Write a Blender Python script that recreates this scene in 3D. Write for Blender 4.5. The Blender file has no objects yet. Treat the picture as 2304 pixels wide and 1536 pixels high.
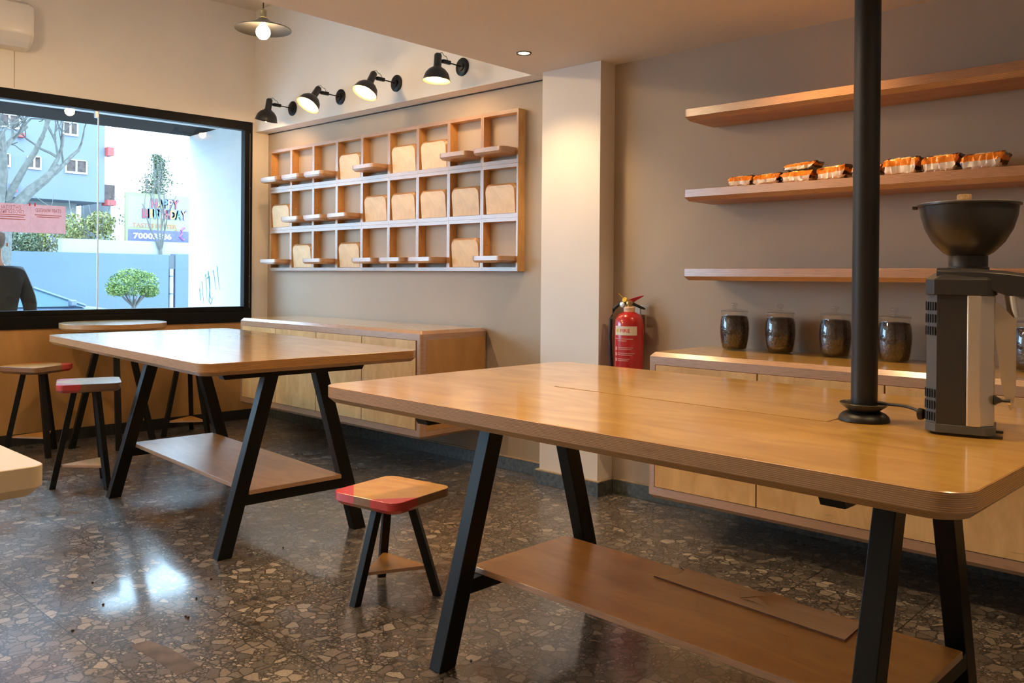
import bpy, bmesh, math, random
from mathutils import Vector, Matrix, Euler
from math import sin, cos, pi, radians

S = bpy.context.scene
COL = S.collection

# ------------------------------------------------------------------ camera
cd = bpy.data.cameras.new('camera'); cam = bpy.data.objects.new('camera', cd); COL.objects.link(cam)
F_ = Vector((-0.67972134, 0.73345718, -0.0044118)); R_ = Vector((0.73341607, 0.6797319, 0.00808843)); U_ = Vector((-0.00893136, -0.00226219, 0.99995756))
m = Matrix.Identity(4)
for i in range(3):
    m[i][0] = R_[i]; m[i][1] = U_[i]; m[i][2] = -F_[i]
m[0][3], m[1][3], m[2][3] = 7.3774, -4.4701, 1.38
cam.matrix_world = m
cd.sensor_width = 36; cd.lens = 30.01; cd.shift_y = -0.0598; cd.clip_start = 0.05; cd.clip_end = 300
S.camera = cam

# ------------------------------------------------------------------ view + sky
S.view_settings.view_transform = 'Standard'; S.view_settings.look = 'None'
S.view_settings.gamma = 1; S.view_settings.use_curve_mapping = False
S.view_settings.exposure = 0.2
W = bpy.data.worlds.new('overcast_sky'); S.world = W; W.use_nodes = True
nt = W.node_tree; bg = nt.nodes['Background']
bg.inputs[0].default_value = (0.52, 0.77, 1.0, 1); bg.inputs[1].default_value = 11.0

WARM = (1.0, 0.66, 0.34)
LAMP_K = 1.04
def lamp(kind, name, loc, energy, color=WARM, parent=None, **k):
    l = bpy.data.lights.new(name, kind); l.energy = energy * LAMP_K; l.color = color
    for a, v in k.items(): setattr(l, a, v)
    o = bpy.data.objects.new(name, l); o.location = loc; COL.objects.link(o)
    if parent: o.parent = parent
    return o
# daylight portal over the shop window (guides sampling only, emits nothing itself)
TH = -0.0516
pl = lamp('AREA', 'window_portal', (-0.13, -3.25, 1.92), 10, (1, 1, 1), shape='RECTANGLE', size=6.1, size_y=1.7)
pl.rotation_euler = (radians(90), 0, radians(90) + TH); pl.rotation_euler = Euler((radians(90), 0, radians(90)), 'XYZ')
pl.data.cycles.is_portal = True

# ------------------------------------------------------------------ materials
MATS = {}
def nodes_of(name):
    mt = bpy.data.materials.new(name); mt.use_nodes = True
    n = mt.node_tree.nodes; l = mt.node_tree.links
    return mt, n, l, n['Principled BSDF']
def P(name, color, rough=0.5, metal=0.0, coat=0.0, noise=0.0, nscale=8.0, bump=0.0, bscale=60.0, spec=0.5, trans=0.0, emit=None, estr=0.0, coatr=0.1):
    mt, n, l, b = nodes_of(name)
    b.inputs['Base Color'].default_value = (*color, 1); b.inputs['Roughness'].default_value = rough
    b.inputs['Metallic'].default_value = metal; b.inputs['Specular IOR Level'].default_value = spec
    b.inputs['Coat Weight'].default_value = coat; b.inputs['Coat Roughness'].default_value = coatr
    b.inputs['Transmission Weight'].default_value = trans
    if emit: b.inputs['Emission Color'].default_value = (*emit, 1); b.inputs['Emission Strength'].default_value = estr
    tc = n.new('ShaderNodeTexCoord')
    if noise:
        t = n.new('ShaderNodeTexNoise'); t.inputs['Scale'].default_value = nscale; t.inputs['Detail'].default_value = 4
        l.new(tc.outputs['Object'], t.inputs['Vector'])
        mp = n.new('ShaderNodeMapRange'); mp.inputs[1].default_value = 0.3; mp.inputs[2].default_value = 0.7
        mp.inputs[3].default_value = 1 - noise; mp.inputs[4].default_value = 1 + noise
        l.new(t.outputs[0], mp.inputs[0])
        vm = n.new('ShaderNodeVectorMath'); vm.operation = 'SCALE'; vm.inputs[0].default_value = color
        l.new(mp.outputs[0], vm.inputs['Scale']); l.new(vm.outputs[0], b.inputs['Base Color'])
    if bump:
        t = n.new('ShaderNodeTexNoise'); t.inputs['Scale'].default_value = bscale; t.inputs['Detail'].default_value = 3
        l.new(tc.outputs['Object'], t.inputs['Vector'])
        bp = n.new('ShaderNodeBump'); bp.inputs['Strength'].default_value = bump; bp.inputs['Distance'].default_value = 0.002
        l.new(t.outputs[0], bp.inputs['Height']); l.new(bp.outputs[0], b.inputs['Normal'])
    MATS[name] = mt; return mt

def ramp(n, stops):
    r = n.new('ShaderNodeValToRGB'); e = r.color_ramp.elements
    e[0].position = stops[0][0]; e[0].color = (*stops[0][1], 1)
    e[1].position = stops[-1][0]; e[1].color = (*stops[-1][1], 1)
    for p, c in stops[1:-1]:
        x = e.new(p); x.color = (*c, 1)
    return r

def veneer(name, c1, c2, rough=0.25, coat=0.4, scale=(0.9, 3.2, 3.2), red=None, coatr=0.12):
    """rotary-cut birch veneer: soft cloudy figure stretched along X with a few dark flecks"""
    mt, n, l, b = nodes_of(name)
    tc = n.new('ShaderNodeTexCoord'); mp = n.new('ShaderNodeMapping'); mp.inputs['Scale'].default_value = scale
    l.new(tc.outputs['Object'], mp.inputs['Vector'])
    t = n.new('ShaderNodeTexNoise'); t.inputs['Scale'].default_value = 3.0; t.inputs['Detail'].default_value = 7; t.inputs['Roughness'].default_value = 0.6; t.inputs['Distortion'].default_value = 1.2
    l.new(mp.outputs[0], t.inputs['Vector'])
    r = ramp(n, [(0.34, tuple(q * 0.97 for q in c1)), (0.5, tuple((a + d) / 2 for a, d in zip(c1, c2))), (0.64, c2)])
    l.new(t.outputs[0], r.inputs[0])
    mp2 = n.new('ShaderNodeMapping'); mp2.inputs['Scale'].default_value = (4, 42, 42); l.new(tc.outputs['Object'], mp2.inputs['Vector'])
    t2 = n.new('ShaderNodeTexNoise'); t2.inputs['Scale'].default_value = 1.4; t2.inputs['Detail'].default_value = 2
    l.new(mp2.outputs[0], t2.inputs['Vector'])
    m2 = n.new('ShaderNodeMapRange'); m2.inputs[1].default_value = 0.74; m2.inputs[2].default_value = 0.80; m2.inputs[3].default_value = 0.0; m2.inputs[4].default_value = 0.55
    l.new(t2.outputs[0], m2.inputs[0])
    mx = n.new('ShaderNodeMix'); mx.data_type = 'RGBA'; mx.inputs['B'].default_value = (c1[0] * 0.45, c1[1] * 0.38, c1[2] * 0.3, 1)
    l.new(m2.outputs[0], mx.inputs['Factor']); l.new(r.outputs[0], mx.inputs['A'])
    out = mx.outputs['Result']
    if red:
        # painted corners: list of (sx, sy, t) half planes in object space
        sx = n.new('ShaderNodeSeparateXYZ'); l.new(tc.outputs['Object'], sx.inputs[0]); acc = None
        for (ax, ay, tt) in red:
            a = n.new('ShaderNodeMath'); a.operation = 'MULTIPLY'; a.inputs[1].default_value = ax; l.new(sx.outputs[0], a.inputs[0])
            d = n.new('ShaderNodeMath'); d.operation = 'MULTIPLY_ADD'; d.inputs[1].default_value = ay; l.new(sx.outputs[1], d.inputs[0]); l.new(a.outputs[0], d.inputs[2])
            g = n.new('ShaderNodeMath'); g.operation = 'GREATER_THAN'; g.inputs[1].default_value = tt; l.new(d.outputs[0], g.inputs[0])
            if acc is None: acc = g
            else:
                q = n.new('ShaderNodeMath'); q.operation = 'MAXIMUM'; l.new(acc.outputs[0], q.inputs[0]); l.new(g.outputs[0], q.inputs[1]); acc = q
        m3 = n.new('ShaderNodeMix'); m3.data_type = 'RGBA'; m3.inputs['B'].default_value = (0.62, 0.02, 0.02, 1)
        l.new(acc.outputs[0], m3.inputs['Factor']); l.new(out, m3.inputs['A']); out = m3.outputs['Result']
    l.new(out, b.inputs['Base Color'])
    b.inputs['Roughness'].default_value = rough; b.inputs['Coat Weight'].default_value = coat; b.inputs['Coat Roughness'].default_value = coatr; b.inputs['Coat IOR'].default_value = 1.6
    MATS[name] = mt; return mt

def plyedge(name, axis, coat=0.2, dark=(0.23, 0.088, 0.025), light=(0.76, 0.43, 0.14), period=0.0041, rough=0.45, red=None, line=0.72):
    """plywood edge: thin pale glue lines between brown plies, stacked along one axis"""
    mt, n, l, b = nodes_of(name)
    tc = n.new('ShaderNodeTexCoord'); sx = n.new('ShaderNodeSeparateXYZ'); l.new(tc.outputs['Object'], sx.inputs[0])
    nz = n.new('ShaderNodeTexNoise'); nz.inputs['Scale'].default_value = 2.0; nz.inputs['Detail'].default_value = 2
    mp = n.new('ShaderNodeMapping'); sc = [6, 6, 6]; sc['XYZ'.index(axis)] = 260; mp.inputs['Scale'].default_value = sc
    l.new(tc.outputs['Object'], mp.inputs['Vector']); l.new(mp.outputs[0], nz.inputs['Vector'])
    a = n.new('ShaderNodeMath'); a.operation = 'MULTIPLY'; a.inputs[1].default_value = 2 * pi / period
    l.new(sx.outputs['XYZ'.index(axis)], a.inputs[0])
    s = n.new('ShaderNodeMath'); s.operation = 'SINE'; l.new(a.outputs[0], s.inputs[0])
    ma = n.new('ShaderNodeMath'); ma.operation = 'MULTIPLY_ADD'; ma.inputs[1].default_value = 0.5; ma.inputs[2].default_value = 0.5; l.new(s.outputs[0], ma.inputs[0])
    mid = tuple(d * 0.6 + g * 0.4 for d, g in zip(dark, light))
    r = ramp(n, [(0.0, mid), (line, dark), (line + 0.1, light), (1.0, light)]); l.new(ma.outputs[0], r.inputs[0])
    r2 = ramp(n, [(0.28, (0.55, 0.5, 0.45)), (0.45, (1, 1, 1)), (0.8, (1.25, 1.2, 1.15))]); l.new(nz.outputs[0], r2.inputs[0])
    mx = n.new('ShaderNodeMix'); mx.data_type = 'RGBA'; mx.blend_type = 'MULTIPLY'; mx.inputs['Factor'].default_value = 0.85
    l.new(r.outputs[0], mx.inputs['A']); l.new(r2.outputs[0], mx.inputs['B']); out = mx.outputs['Result']
    if red:
        acc = None
        for (ax, ay, tt) in red:
            q1 = n.new('ShaderNodeMath'); q1.operation = 'MULTIPLY'; q1.inputs[1].default_value = ax; l.new(sx.outputs[0], q1.inputs[0])
            d = n.new('ShaderNodeMath'); d.operation = 'MULTIPLY_ADD'; d.inputs[1].default_value = ay; l.new(sx.outputs[1], d.inputs[0]); l.new(q1.outputs[0], d.inputs[2])
            g = n.new('ShaderNodeMath'); g.operation = 'GREATER_THAN'; g.inputs[1].default_value = tt; l.new(d.outputs[0], g.inputs[0])
            if acc is None: acc = g
            else:
                q = n.new('ShaderNodeMath'); q.operation = 'MAXIMUM'; l.new(acc.outputs[0], q.inputs[0]); l.new(g.outputs[0], q.inputs[1]); acc = q
        m3 = n.new('ShaderNodeMix'); m3.data_type = 'RGBA'; m3.inputs['B'].default_value = (0.62, 0.02, 0.02, 1)
        l.new(acc.outputs[0], m3.inputs['Factor']); l.new(out, m3.inputs['A']); out = m3.outputs['Result']
    l.new(out, b.inputs['Base Color'])
    b.inputs['Roughness'].default_value = rough; b.inputs['Coat Weight'].default_value = 1.0; b.inputs['Coat Roughness'].default_value = 0.26; b.inputs['Coat IOR'].default_value = 1.755
    MATS[name] = mt; return mt

def terrazzo():
    mt, n, l, b = nodes_of('terrazzo_floor')
    tc = n.new('ShaderNodeTexCoord')
    nz = n.new('ShaderNodeTexNoise'); nz.inputs['Scale'].default_value = 22; nz.inputs['Detail'].default_value = 3; l.new(tc.outputs['Object'], nz.inputs['Vector'])
    sub = n.new('ShaderNodeVectorMath'); sub.operation = 'SUBTRACT'; sub.inputs[1].default_value = (0.5, 0.5, 0.5); l.new(nz.outputs[1], sub.inputs[0])
    sc = n.new('ShaderNodeVectorMath'); sc.operation = 'SCALE'; sc.inputs['Scale'].default_value = 0.028; l.new(sub.outputs[0], sc.inputs[0])
    ad = n.new('ShaderNodeVectorMath'); ad.operation = 'ADD'; l.new(tc.outputs['Object'], ad.inputs[0]); l.new(sc.outputs[0], ad.inputs[1])
    fl = n.new('ShaderNodeVectorMath'); fl.operation = 'MULTIPLY'; fl.inputs[1].default_value = (1, 1, 0); l.new(ad.outputs[0], fl.inputs[0])
    def layer(scale, edge0, edge1):
        v = n.new('ShaderNodeTexVoronoi'); v.inputs['Scale'].default_value = scale; l.new(fl.outputs[0], v.inputs['Vector'])
        e = n.new('ShaderNodeTexVoronoi'); e.feature = 'DISTANCE_TO_EDGE'; e.inputs['Scale'].default_value = scale; l.new(fl.outputs[0], e.inputs['Vector'])
        mr = n.new('ShaderNodeMapRange'); mr.inputs[1].default_value = edge0; mr.inputs[2].default_value = edge1; l.new(e.outputs['Distance'], mr.inputs[0])
        s = n.new('ShaderNodeSeparateColor'); l.new(v.outputs['Color'], s.inputs[0])
        return s, mr
    s1, e1 = layer(21, 0.03, 0.08)
    s2, e2 = layer(58, 0.05, 0.16)
    chip = [(0.0, (0.11, 0.098, 0.088)), (0.3, (0.145, 0.128, 0.113)), (0.6, (0.20, 0.174, 0.15)), (0.85, (0.275, 0.24, 0.20)), (1.0, (0.43, 0.375, 0.31))]
    r1 = ramp(n, chip); l.new(s1.outputs[0], r1.inputs[0]); r2 = ramp(n, chip); l.new(s2.outputs[0], r2.inputs[0])
    mat_c = (0.045, 0.041, 0.039, 1)
    a = n.new('ShaderNodeMix'); a.data_type = 'RGBA'; a.inputs['A'].default_value = mat_c; l.new(e2.outputs[0], a.inputs['Factor']); l.new(r2.outputs[0], a.inputs['B'])
    g = n.new('ShaderNodeMath'); g.operation = 'GREATER_THAN'; g.inputs[1].default_value = 0.46; l.new(s1.outputs[1], g.inputs[0])
    mm = n.new('ShaderNodeMath'); mm.operation = 'MULTIPLY'; l.new(g.outputs[0], mm.inputs[0]); l.new(e1.outputs[0], mm.inputs[1])
    bmx = n.new('ShaderNodeMix'); bmx.data_type = 'RGBA'; l.new(mm.outputs[0], bmx.inputs['Factor']); l.new(a.outputs['Result'], bmx.inputs['A']); l.new(r1.outputs[0], bmx.inputs['B'])
    # dark rim around the big chips
    rim = n.new('ShaderNodeMath'); rim.operation = 'SUBTRACT'; rim.inputs[0].default_value = 1.0; l.new(e1.outputs[0], rim.inputs[1])
    rm = n.new('ShaderNodeMath'); rm.operation = 'MULTIPLY'; l.new(rim.outputs[0], rm.inputs[0]); l.new(g.outputs[0], rm.inputs[1])
    cm = n.new('ShaderNodeMix'); cm.data_type = 'RGBA'; cm.inputs['B'].default_value = mat_c; l.new(rm.outputs[0], cm.inputs['Factor']); l.new(bmx.outputs['Result'], cm.inputs['A'])
    # fine vein noise in chips
    t3 = n.new('ShaderNodeTexNoise'); t3.inputs['Scale'].default_value = 130; t3.inputs['Detail'].default_value = 3; l.new(tc.outputs['Object'], t3.inputs['Vector'])
    r3 = ramp(n, [(0.3, (0.72, 0.72, 0.72)), (0.7, (1.2, 1.2, 1.2))]); l.new(t3.outputs[0], r3.inputs[0])
    dm = n.new('ShaderNodeMix'); dm.data_type = 'RGBA'; dm.blend_type = 'MULTIPLY'; dm.inputs['Factor'].default_value = 1; l.new(cm.outputs['Result'], dm.inputs['A']); l.new(r3.outputs[0], dm.inputs['B'])
    # tile joints every 0.5 m
    sx = n.new('ShaderNodeSeparateXYZ'); l.new(tc.outputs['Object'], sx.inputs[0]); js = []
    for i, off in ((0, 3.72), (1, -2.72)):
        q = n.new('ShaderNodeMath'); q.operation = 'MULTIPLY_ADD'; q.inputs[1].default_value = 2.0; q.inputs[2].default_value = -off * 2 + 100.5; l.new(sx.outputs[i], q.inputs[0])
        fr = n.new('ShaderNodeMath'); fr.operation = 'FRACT'; l.new(q.outputs[0], fr.inputs[0])
        su = n.new('ShaderNodeMath'); su.operation = 'SUBTRACT'; su.inputs[1].default_value = 0.5; l.new(fr.outputs[0], su.inputs[0])
        ab = n.new('ShaderNodeMath'); ab.operation = 'ABSOLUTE'; l.new(su.outputs[0], ab.inputs[0])
        lt = n.new('ShaderNodeMath'); lt.operation = 'LESS_THAN'; lt.inputs[1].default_value = 0.0052; l.new(ab.outputs[0], lt.inputs[0]); js.append(lt)
    jm = n.new('ShaderNodeMath'); jm.operation = 'MAXIMUM'; l.new(js[0].outputs[0], jm.inputs[0]); l.new(js[1].outputs[0], jm.inputs[1])
    jf = n.new('ShaderNodeMath'); jf.operation = 'MULTIPLY'; jf.inputs[1].default_value = 0.95; l.new(jm.outputs[0], jf.inputs[0])
    em = n.new('ShaderNodeMix'); em.data_type = 'RGBA'; em.inputs['B'].default_value = (0.02, 0.018, 0.016, 1); l.new(jf.outputs[0], em.inputs['Factor']); l.new(dm.outputs['Result'], em.inputs['A'])
    l.new(em.outputs['Result'], b.inputs['Base Color'])
    t4 = n.new('ShaderNodeTexNoise'); t4.inputs['Scale'].default_value = 3.5; t4.inputs['Detail'].default_value = 5; l.new(tc.outputs['Object'], t4.inputs['Vector'])
    rr = n.new('ShaderNodeMapRange'); rr.inputs[1].default_value = 0.35; rr.inputs[2].default_value = 0.7; rr.inputs[3].default_value = 0.26; rr.inputs[4].default_value = 0.42; l.new(t4.outputs[0], rr.inputs[0])
    l.new(rr.outputs[0], b.inputs['Roughness']); b.inputs['Specular IOR Level'].default_value = 0.7; b.inputs['Coat Weight'].default_value = 0.6; b.inputs['Coat Roughness'].default_value = 0.1
    bp = n.new('ShaderNodeBump'); bp.inputs['Strength'].default_value = 0.12; bp.inputs['Distance'].default_value = 0.002; l.new(t4.outputs[0], bp.inputs['Height']); l.new(bp.outputs[0], b.inputs['Normal'])
    return mt
FLOOR = terrazzo()

WHITE_WALL = P('white_paint', (0.80, 0.765, 0.72), 0.6, noise=0.03, nscale=2, bump=0.15, bscale=90)
GREY_WALL = P('greige_paint', (0.43, 0.36, 0.28), 0.6, noise=0.03, nscale=2, bump=0.15, bscale=90)
CEIL = P('ceiling_paint', (0.74, 0.69, 0.64), 0.7, noise=0.02, nscale=1.5)
STONE = P('skirting_stone', (0.075, 0.085, 0.085), 0.35, noise=0.5, nscale=38)
MORTAR = P('skirting_mortar', (0.42, 0.34, 0.24), 0.8, noise=0.2, nscale=40)
BLACK_BOARD = P('black_skirting', (0.02, 0.02, 0.022), 0.5, noise=0.2)
FRAME = P('black_window_frame', (0.008, 0.008, 0.009), 0.45, noise=0.15, nscale=20, spec=0.15)
METAL = P('black_powder_coated_steel', (0.004, 0.0045, 0.005), 0.4, noise=0.15, nscale=15, bump=0.05, spec=0.32)
VEN = veneer('birch_top_veneer', (0.62, 0.35, 0.065), (0.80, 0.50, 0.125), rough=0.3, coat=1.0, coatr=0.11)
VEN_S = veneer('birch_shelf_veneer', (0.54, 0.23, 0.04), (0.68, 0.34, 0.07), rough=0.4, coat=0.6, coatr=0.32)
VEN_DOOR = veneer('birch_door_veneer', (0.66, 0.40, 0.16), (0.80, 0.53, 0.235), rough=0.45, coat=0.1, scale=(3, 1, 1))
VEN_PALE = veneer('pale_birch_veneer', (0.72, 0.50, 0.27), (0.86, 0.63, 0.36), rough=0.5, coat=0.05, scale=(2, 2, 1))
VEN_FRAME = veneer('oiled_rack_birch', (0.58, 0.31, 0.10), (0.74, 0.43, 0.16), rough=0.45, coat=0.1, scale=(3, 3, 1))
VEN_WALL = veneer('orange_wall_panel', (0.48, 0.25, 0.075), (0.58, 0.32, 0.11), rough=0.45, coat=0.1, scale=(1, 1, 0.5))
EDGE_Z = plyedge('plywood_edge_flat', 'Z')
EDGE_ZL = plyedge('plywood_edge_pale', 'Z', coat=0.6, dark=(0.36, 0.20, 0.115), light=(0.56, 0.34, 0.2), period=0.004)
EDGE_Y = plyedge('plywood_edge_upright', 'Y', dark=(0.34, 0.17, 0.075), light=(0.52, 0.28, 0.12), period=0.004)
CREAM = P('cream_laminate', (0.82, 0.70, 0.50), 0.4, coat=0.3, noise=0.02)
CREAM_TOP = P('cream_laminate_top', (0.86, 0.78, 0.68), 0.35, coat=0.3, noise=0.02)
GLASS = None
def glassmat(name, tint=(1, 1, 1), base=0.035, rough=0.0):
    mt, n, l, b = nodes_of(name); n.remove(b)
    out = n['Material Output']; tr = n.new('ShaderNodeBsdfTransparent'); tr.inputs[0].default_value = (*tint, 1)
    gl = n.new('ShaderNodeBsdfGlossy'); gl.inputs['Roughness'].default_value = rough
    fr = n.new('ShaderNodeFresnel'); fr.inputs[0].default_value = 1.5 if base < 0.05 else 1.9
    ge = n.new('ShaderNodeNewGeometry'); ad = n.new('ShaderNodeMath'); ad.operation = 'MULTIPLY'; l.new(fr.outputs[0], ad.inputs[0])
    # leave the back faces non-reflecting so thin panes do not double up
    iv = n.new('ShaderNodeMath'); iv.operation = 'SUBTRACT'; iv.inputs[0].default_value = 1; l.new(ge.outputs['Backfacing'], iv.inputs[1]); l.new(iv.outputs[0], ad.inputs[1])
    mx = n.new('ShaderNodeMixShader'); l.new(ad.outputs[0], mx.inputs[0]); l.new(tr.outputs[0], mx.inputs[1]); l.new(gl.outputs[0], mx.inputs[2]); l.new(mx.outputs[0], out.inputs[0])
    MATS[name] = mt; return mt
GLASS = glassmat('window_glass', (0.96, 0.985, 0.99))
JARGLASS = glassmat('jar_glass', (0.94, 0.95, 0.95), base=0.1)

# ------------------------------------------------------------------ mesh helpers
class M:
    def __init__(s): s.v = []; s.f = []; s.m = []
    def add(s, vs, fs, m=0):
        o = len(s.v); s.v += [tuple(v) for v in vs]
        for i, f in enumerate(fs):
            s.f.append([o + k for k in f]); s.m.append(m[i] if isinstance(m, list) else m)
        return s
    def box(s, x0, x1, y0, y1, z0, z1, m=0):
        vs = [(x0, y0, z0), (x1, y0, z0), (x1, y1, z0), (x0, y1, z0), (x0, y0, z1), (x1, y0, z1), (x1, y1, z1), (x0, y1, z1)]
        return s.add(vs, [(0, 3, 2, 1), (4, 5, 6, 7), (0, 1, 5, 4), (1, 2, 6, 5), (2, 3, 7, 6), (3, 0, 4, 7)], m)
    def loft(s, rings, m=0, cap0=True, cap1=True, m0=None, m1=None, closed=True):
        k = len(rings[0]); vs = [p for r in rings for p in r]; fs = []; ms = []
        for i in range(len(rings) - 1):
            mi = m[i] if isinstance(m, (list, tuple)) else m
            for j in range(k if closed else k - 1):
                a, b2 = i * k + j, i * k + (j + 1) % k
                fs.append((a, b2, b2 + k, a + k)); ms.append(mi)
        mm = m[0] if isinstance(m, (list, tuple)) else m
        if cap0: fs.append(tuple(range(k - 1, -1, -1))); ms.append(mm if m0 is None else m0)
        mm = m[-1] if isinstance(m, (list, tuple)) else m
        if cap1: fs.append(tuple((len(rings) - 1) * k + j for j in range(k))); ms.append(mm if m1 is None else m1)
        o = len(s.v); s.v += [tuple(v) for v in vs]
        for f, q in zip(fs, ms): s.f.append([o + x for x in f]); s.m.append(q)
        return s
    def lathe(s, prof, n=32, m=0, c=(0, 0, 0), mtx=None, caps=True):
        rings = []
        for r, z in prof:
            ring = []
            for i in range(n):
                a = 2 * pi * i / n; p = Vector((r * cos(a), r * sin(a), z))
                if mtx: p = mtx @ p
                ring.append(tuple(p + Vector(c)))
            rings.append(ring)
        return s.loft(rings, m, caps, caps)
    def tube(s, pts, r, n=8, m=0):
        pts = [Vector(p) for p in pts]; rs = r if isinstance(r, (list, tuple)) else [r] * len(pts); rings = []
        up = Vector((0, 0, 1))
        for i, p in enumerate(pts):
            d = (pts[min(i + 1, len(pts) - 1)] - pts[max(i - 1, 0)]).normalized()
            u = up if abs(d.dot(up)) < 0.95 else Vector((1, 0, 0))
            a = d.cross(u).normalized(); b2 = a.cross(d)
            rings.append([tuple(p + a * rs[i] * cos(2 * pi * k / n) + b2 * rs[i] * sin(2 * pi * k / n)) for k in range(n)])
        return s.loft([list(reversed(q)) for q in rings], m)
    def bar(s, p0, p1, wx, wy, m=0):
        """leaning bar whose ends are cut level (cross-section wx x wy in plan)"""
        rings = [[(p[0] + sx * wx / 2, p[1] + sy * wy / 2, p[2]) for sx, sy in ((-1, -1), (1, -1), (1, 1), (-1, 1))] for p in (p0, p1)]
        if p1[2] < p0[2]: rings.reverse()
        return s.loft(rings, m)
    def barr(s, p0, p1, w, rot, m=0):
        c, q = cos(rot), sin(rot)
        rings = [[(p[0] + (sx * c - sy * q) * w / 2, p[1] + (sx * q + sy * c) * w / 2, p[2]) for sx, sy in ((-1, -1), (1, -1), (1, 1), (-1, 1))] for p in (p0, p1)]
        return s.loft(rings, m)
    def xf(s, mtx, start=0):
        for i in range(start, len(s.v)): s.v[i] = tuple(mtx @ Vector(s.v[i]))
        return s
    def build(s, name, mats, parent=None, smooth=False, bevel=0, angle=40, loc=None, rot=None):
        me = bpy.data.meshes.new(name); me.from_pydata(s.v, [], s.f); me.update()
        if not isinstance(mats, (list, tuple)): mats = [mats]
        for q in mats: me.materials.append(q)
        for i, p in enumerate(me.polygons): p.material_index = min(s.m[i], len(mats) - 1)
        bm = bmesh.new(); bm.from_mesh(me); bmesh.ops.recalc_face_normals(bm, faces=bm.faces)
        if smooth:
            for f in bm.faces: f.smooth = True
        bm.to_mesh(me); bm.free()
        if smooth: me.set_sharp_from_angle(angle=radians(angle))
        o = bpy.data.objects.new(name, me); COL.objects.link(o)
        if parent: o.parent = parent
        if loc: o.location = loc
        if rot: o.rotation_euler = rot
        if bevel:
            bv = o.modifiers.new('bevel', 'BEVEL'); bv.width = bevel; bv.segments = 2; bv.limit_method = 'ANGLE'; bv.angle_limit = radians(40)
        return o

def rr(L, Wd, r, inset, z, n=6, cx=0, cy=0):
    """rounded rectangle ring"""
    h, w = L / 2 - inset, Wd / 2 - inset; r = max(r - inset * 0.4, 0.002); out = []
    for (sx, sy, a0) in ((1, -1, -90), (1, 1, 0), (-1, 1, 90), (-1, -1, 180)):
        for i in range(n + 1):
            a = radians(a0 + 90 * i / n); out.append((cx + sx * (h - r) + r * cos(a), cy + sy * (w - r) + r * sin(a), z))
    return out
def slab(L, Wd, r, z1, thick, cham, cham_top=0, cx=0, cy=0, n=6):
    """rounded board with chamfered lower edge (slot 0 = faces, slot 1 = edges)"""
    mm = M(); rings = [rr(L, Wd, r, cham, z1 - thick - cham, n, cx, cy), rr(L, Wd, r, 0, z1 - thick, n, cx, cy)]
    if cham_top: rings += [rr(L, Wd, r, 0, z1 - cham_top, n, cx, cy), rr(L, Wd, r, cham_top, z1, n, cx, cy)]
    else: rings += [rr(L, Wd, r, 0, z1 - 0.0015, n, cx, cy), rr(L, Wd, r, 0.0015, z1, n, cx, cy)]
    return mm.loft(rings, 1, True, True, 0, 0)

def tag(o, label=None, cat=None, group=None, kind=None):
    if label: o['label'] = label
    if cat: o['category'] = cat
    if group: o['group'] = group
    if kind: o['kind'] = kind
    return o
def thing(name, label, cat, loc=(0, 0, 0), rz=0, group=None):
    o = bpy.data.objects.new(name, None); COL.objects.link(o); o.location = loc; o.rotation_euler = (0, 0, rz)
    o.empty_display_size = 0.1
    return tag(o, label, cat, group)
def copy_tree(o, parent=None):
    c = o.copy(); COL.objects.link(c)
    if parent: c.parent = parent
    for ch in list(o.children): copy_tree(ch, c)
    return c
def struct(o): o['kind'] = 'structure'; return o
def text(s, size, mat, name='lettering', extrude=0.0008, align='CENTER', bold=False, shear=0, width=None):
    cu = bpy.data.curves.new('txt', 'FONT'); cu.body = s; cu.size = size; cu.extrude = extrude; cu.align_x = align; cu.align_y = 'CENTER'; cu.shear = shear
    cu.resolution_u = 3
    if bold: cu.offset = size * 0.02
    o = bpy.data.objects.new('txt', cu); COL.objects.link(o)
    bpy.context.view_layer.update()
    me = bpy.data.meshes.new_from_object(o.evaluated_get(bpy.context.evaluated_depsgraph_get()))
    bpy.data.objects.remove(o); me.materials.clear(); me.materials.append(mat)
    if width:
        xs = [v.co.x for v in me.vertices]; w = max(xs) - min(xs); c = (max(xs) + min(xs)) / 2
        for v in me.vertices: v.co.x = (v.co.x - c) * width / w
    o = bpy.data.objects.new(name, me); COL.objects.link(o); return o
def place(o, parent, mtx):
    o.parent = parent; o.matrix_local = mtx; return o
def merge_text(items, name, mat, parent):
    """join several text meshes (already in parent space through their matrices) into one mesh object"""
    mm = M()
    for o, mtx in items:
        me = o.data; vs = [mtx @ v.co for v in me.vertices]; fs = [tuple(p.vertices) for p in me.polygons]; mm.add(vs, fs, 0); bpy.data.objects.remove(o)
    return mm.build(name, mat, parent)

# ================================================================== ROOM
struct(M().box(-0.62, 9.3, -7.0, 0.2, -0.12, 0).build('floor', FLOOR))
struct(M().box(-0.3, 9.3, 0.0, 0.2, 0, 4.0).build('wall_back', GREY_WALL))
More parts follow.
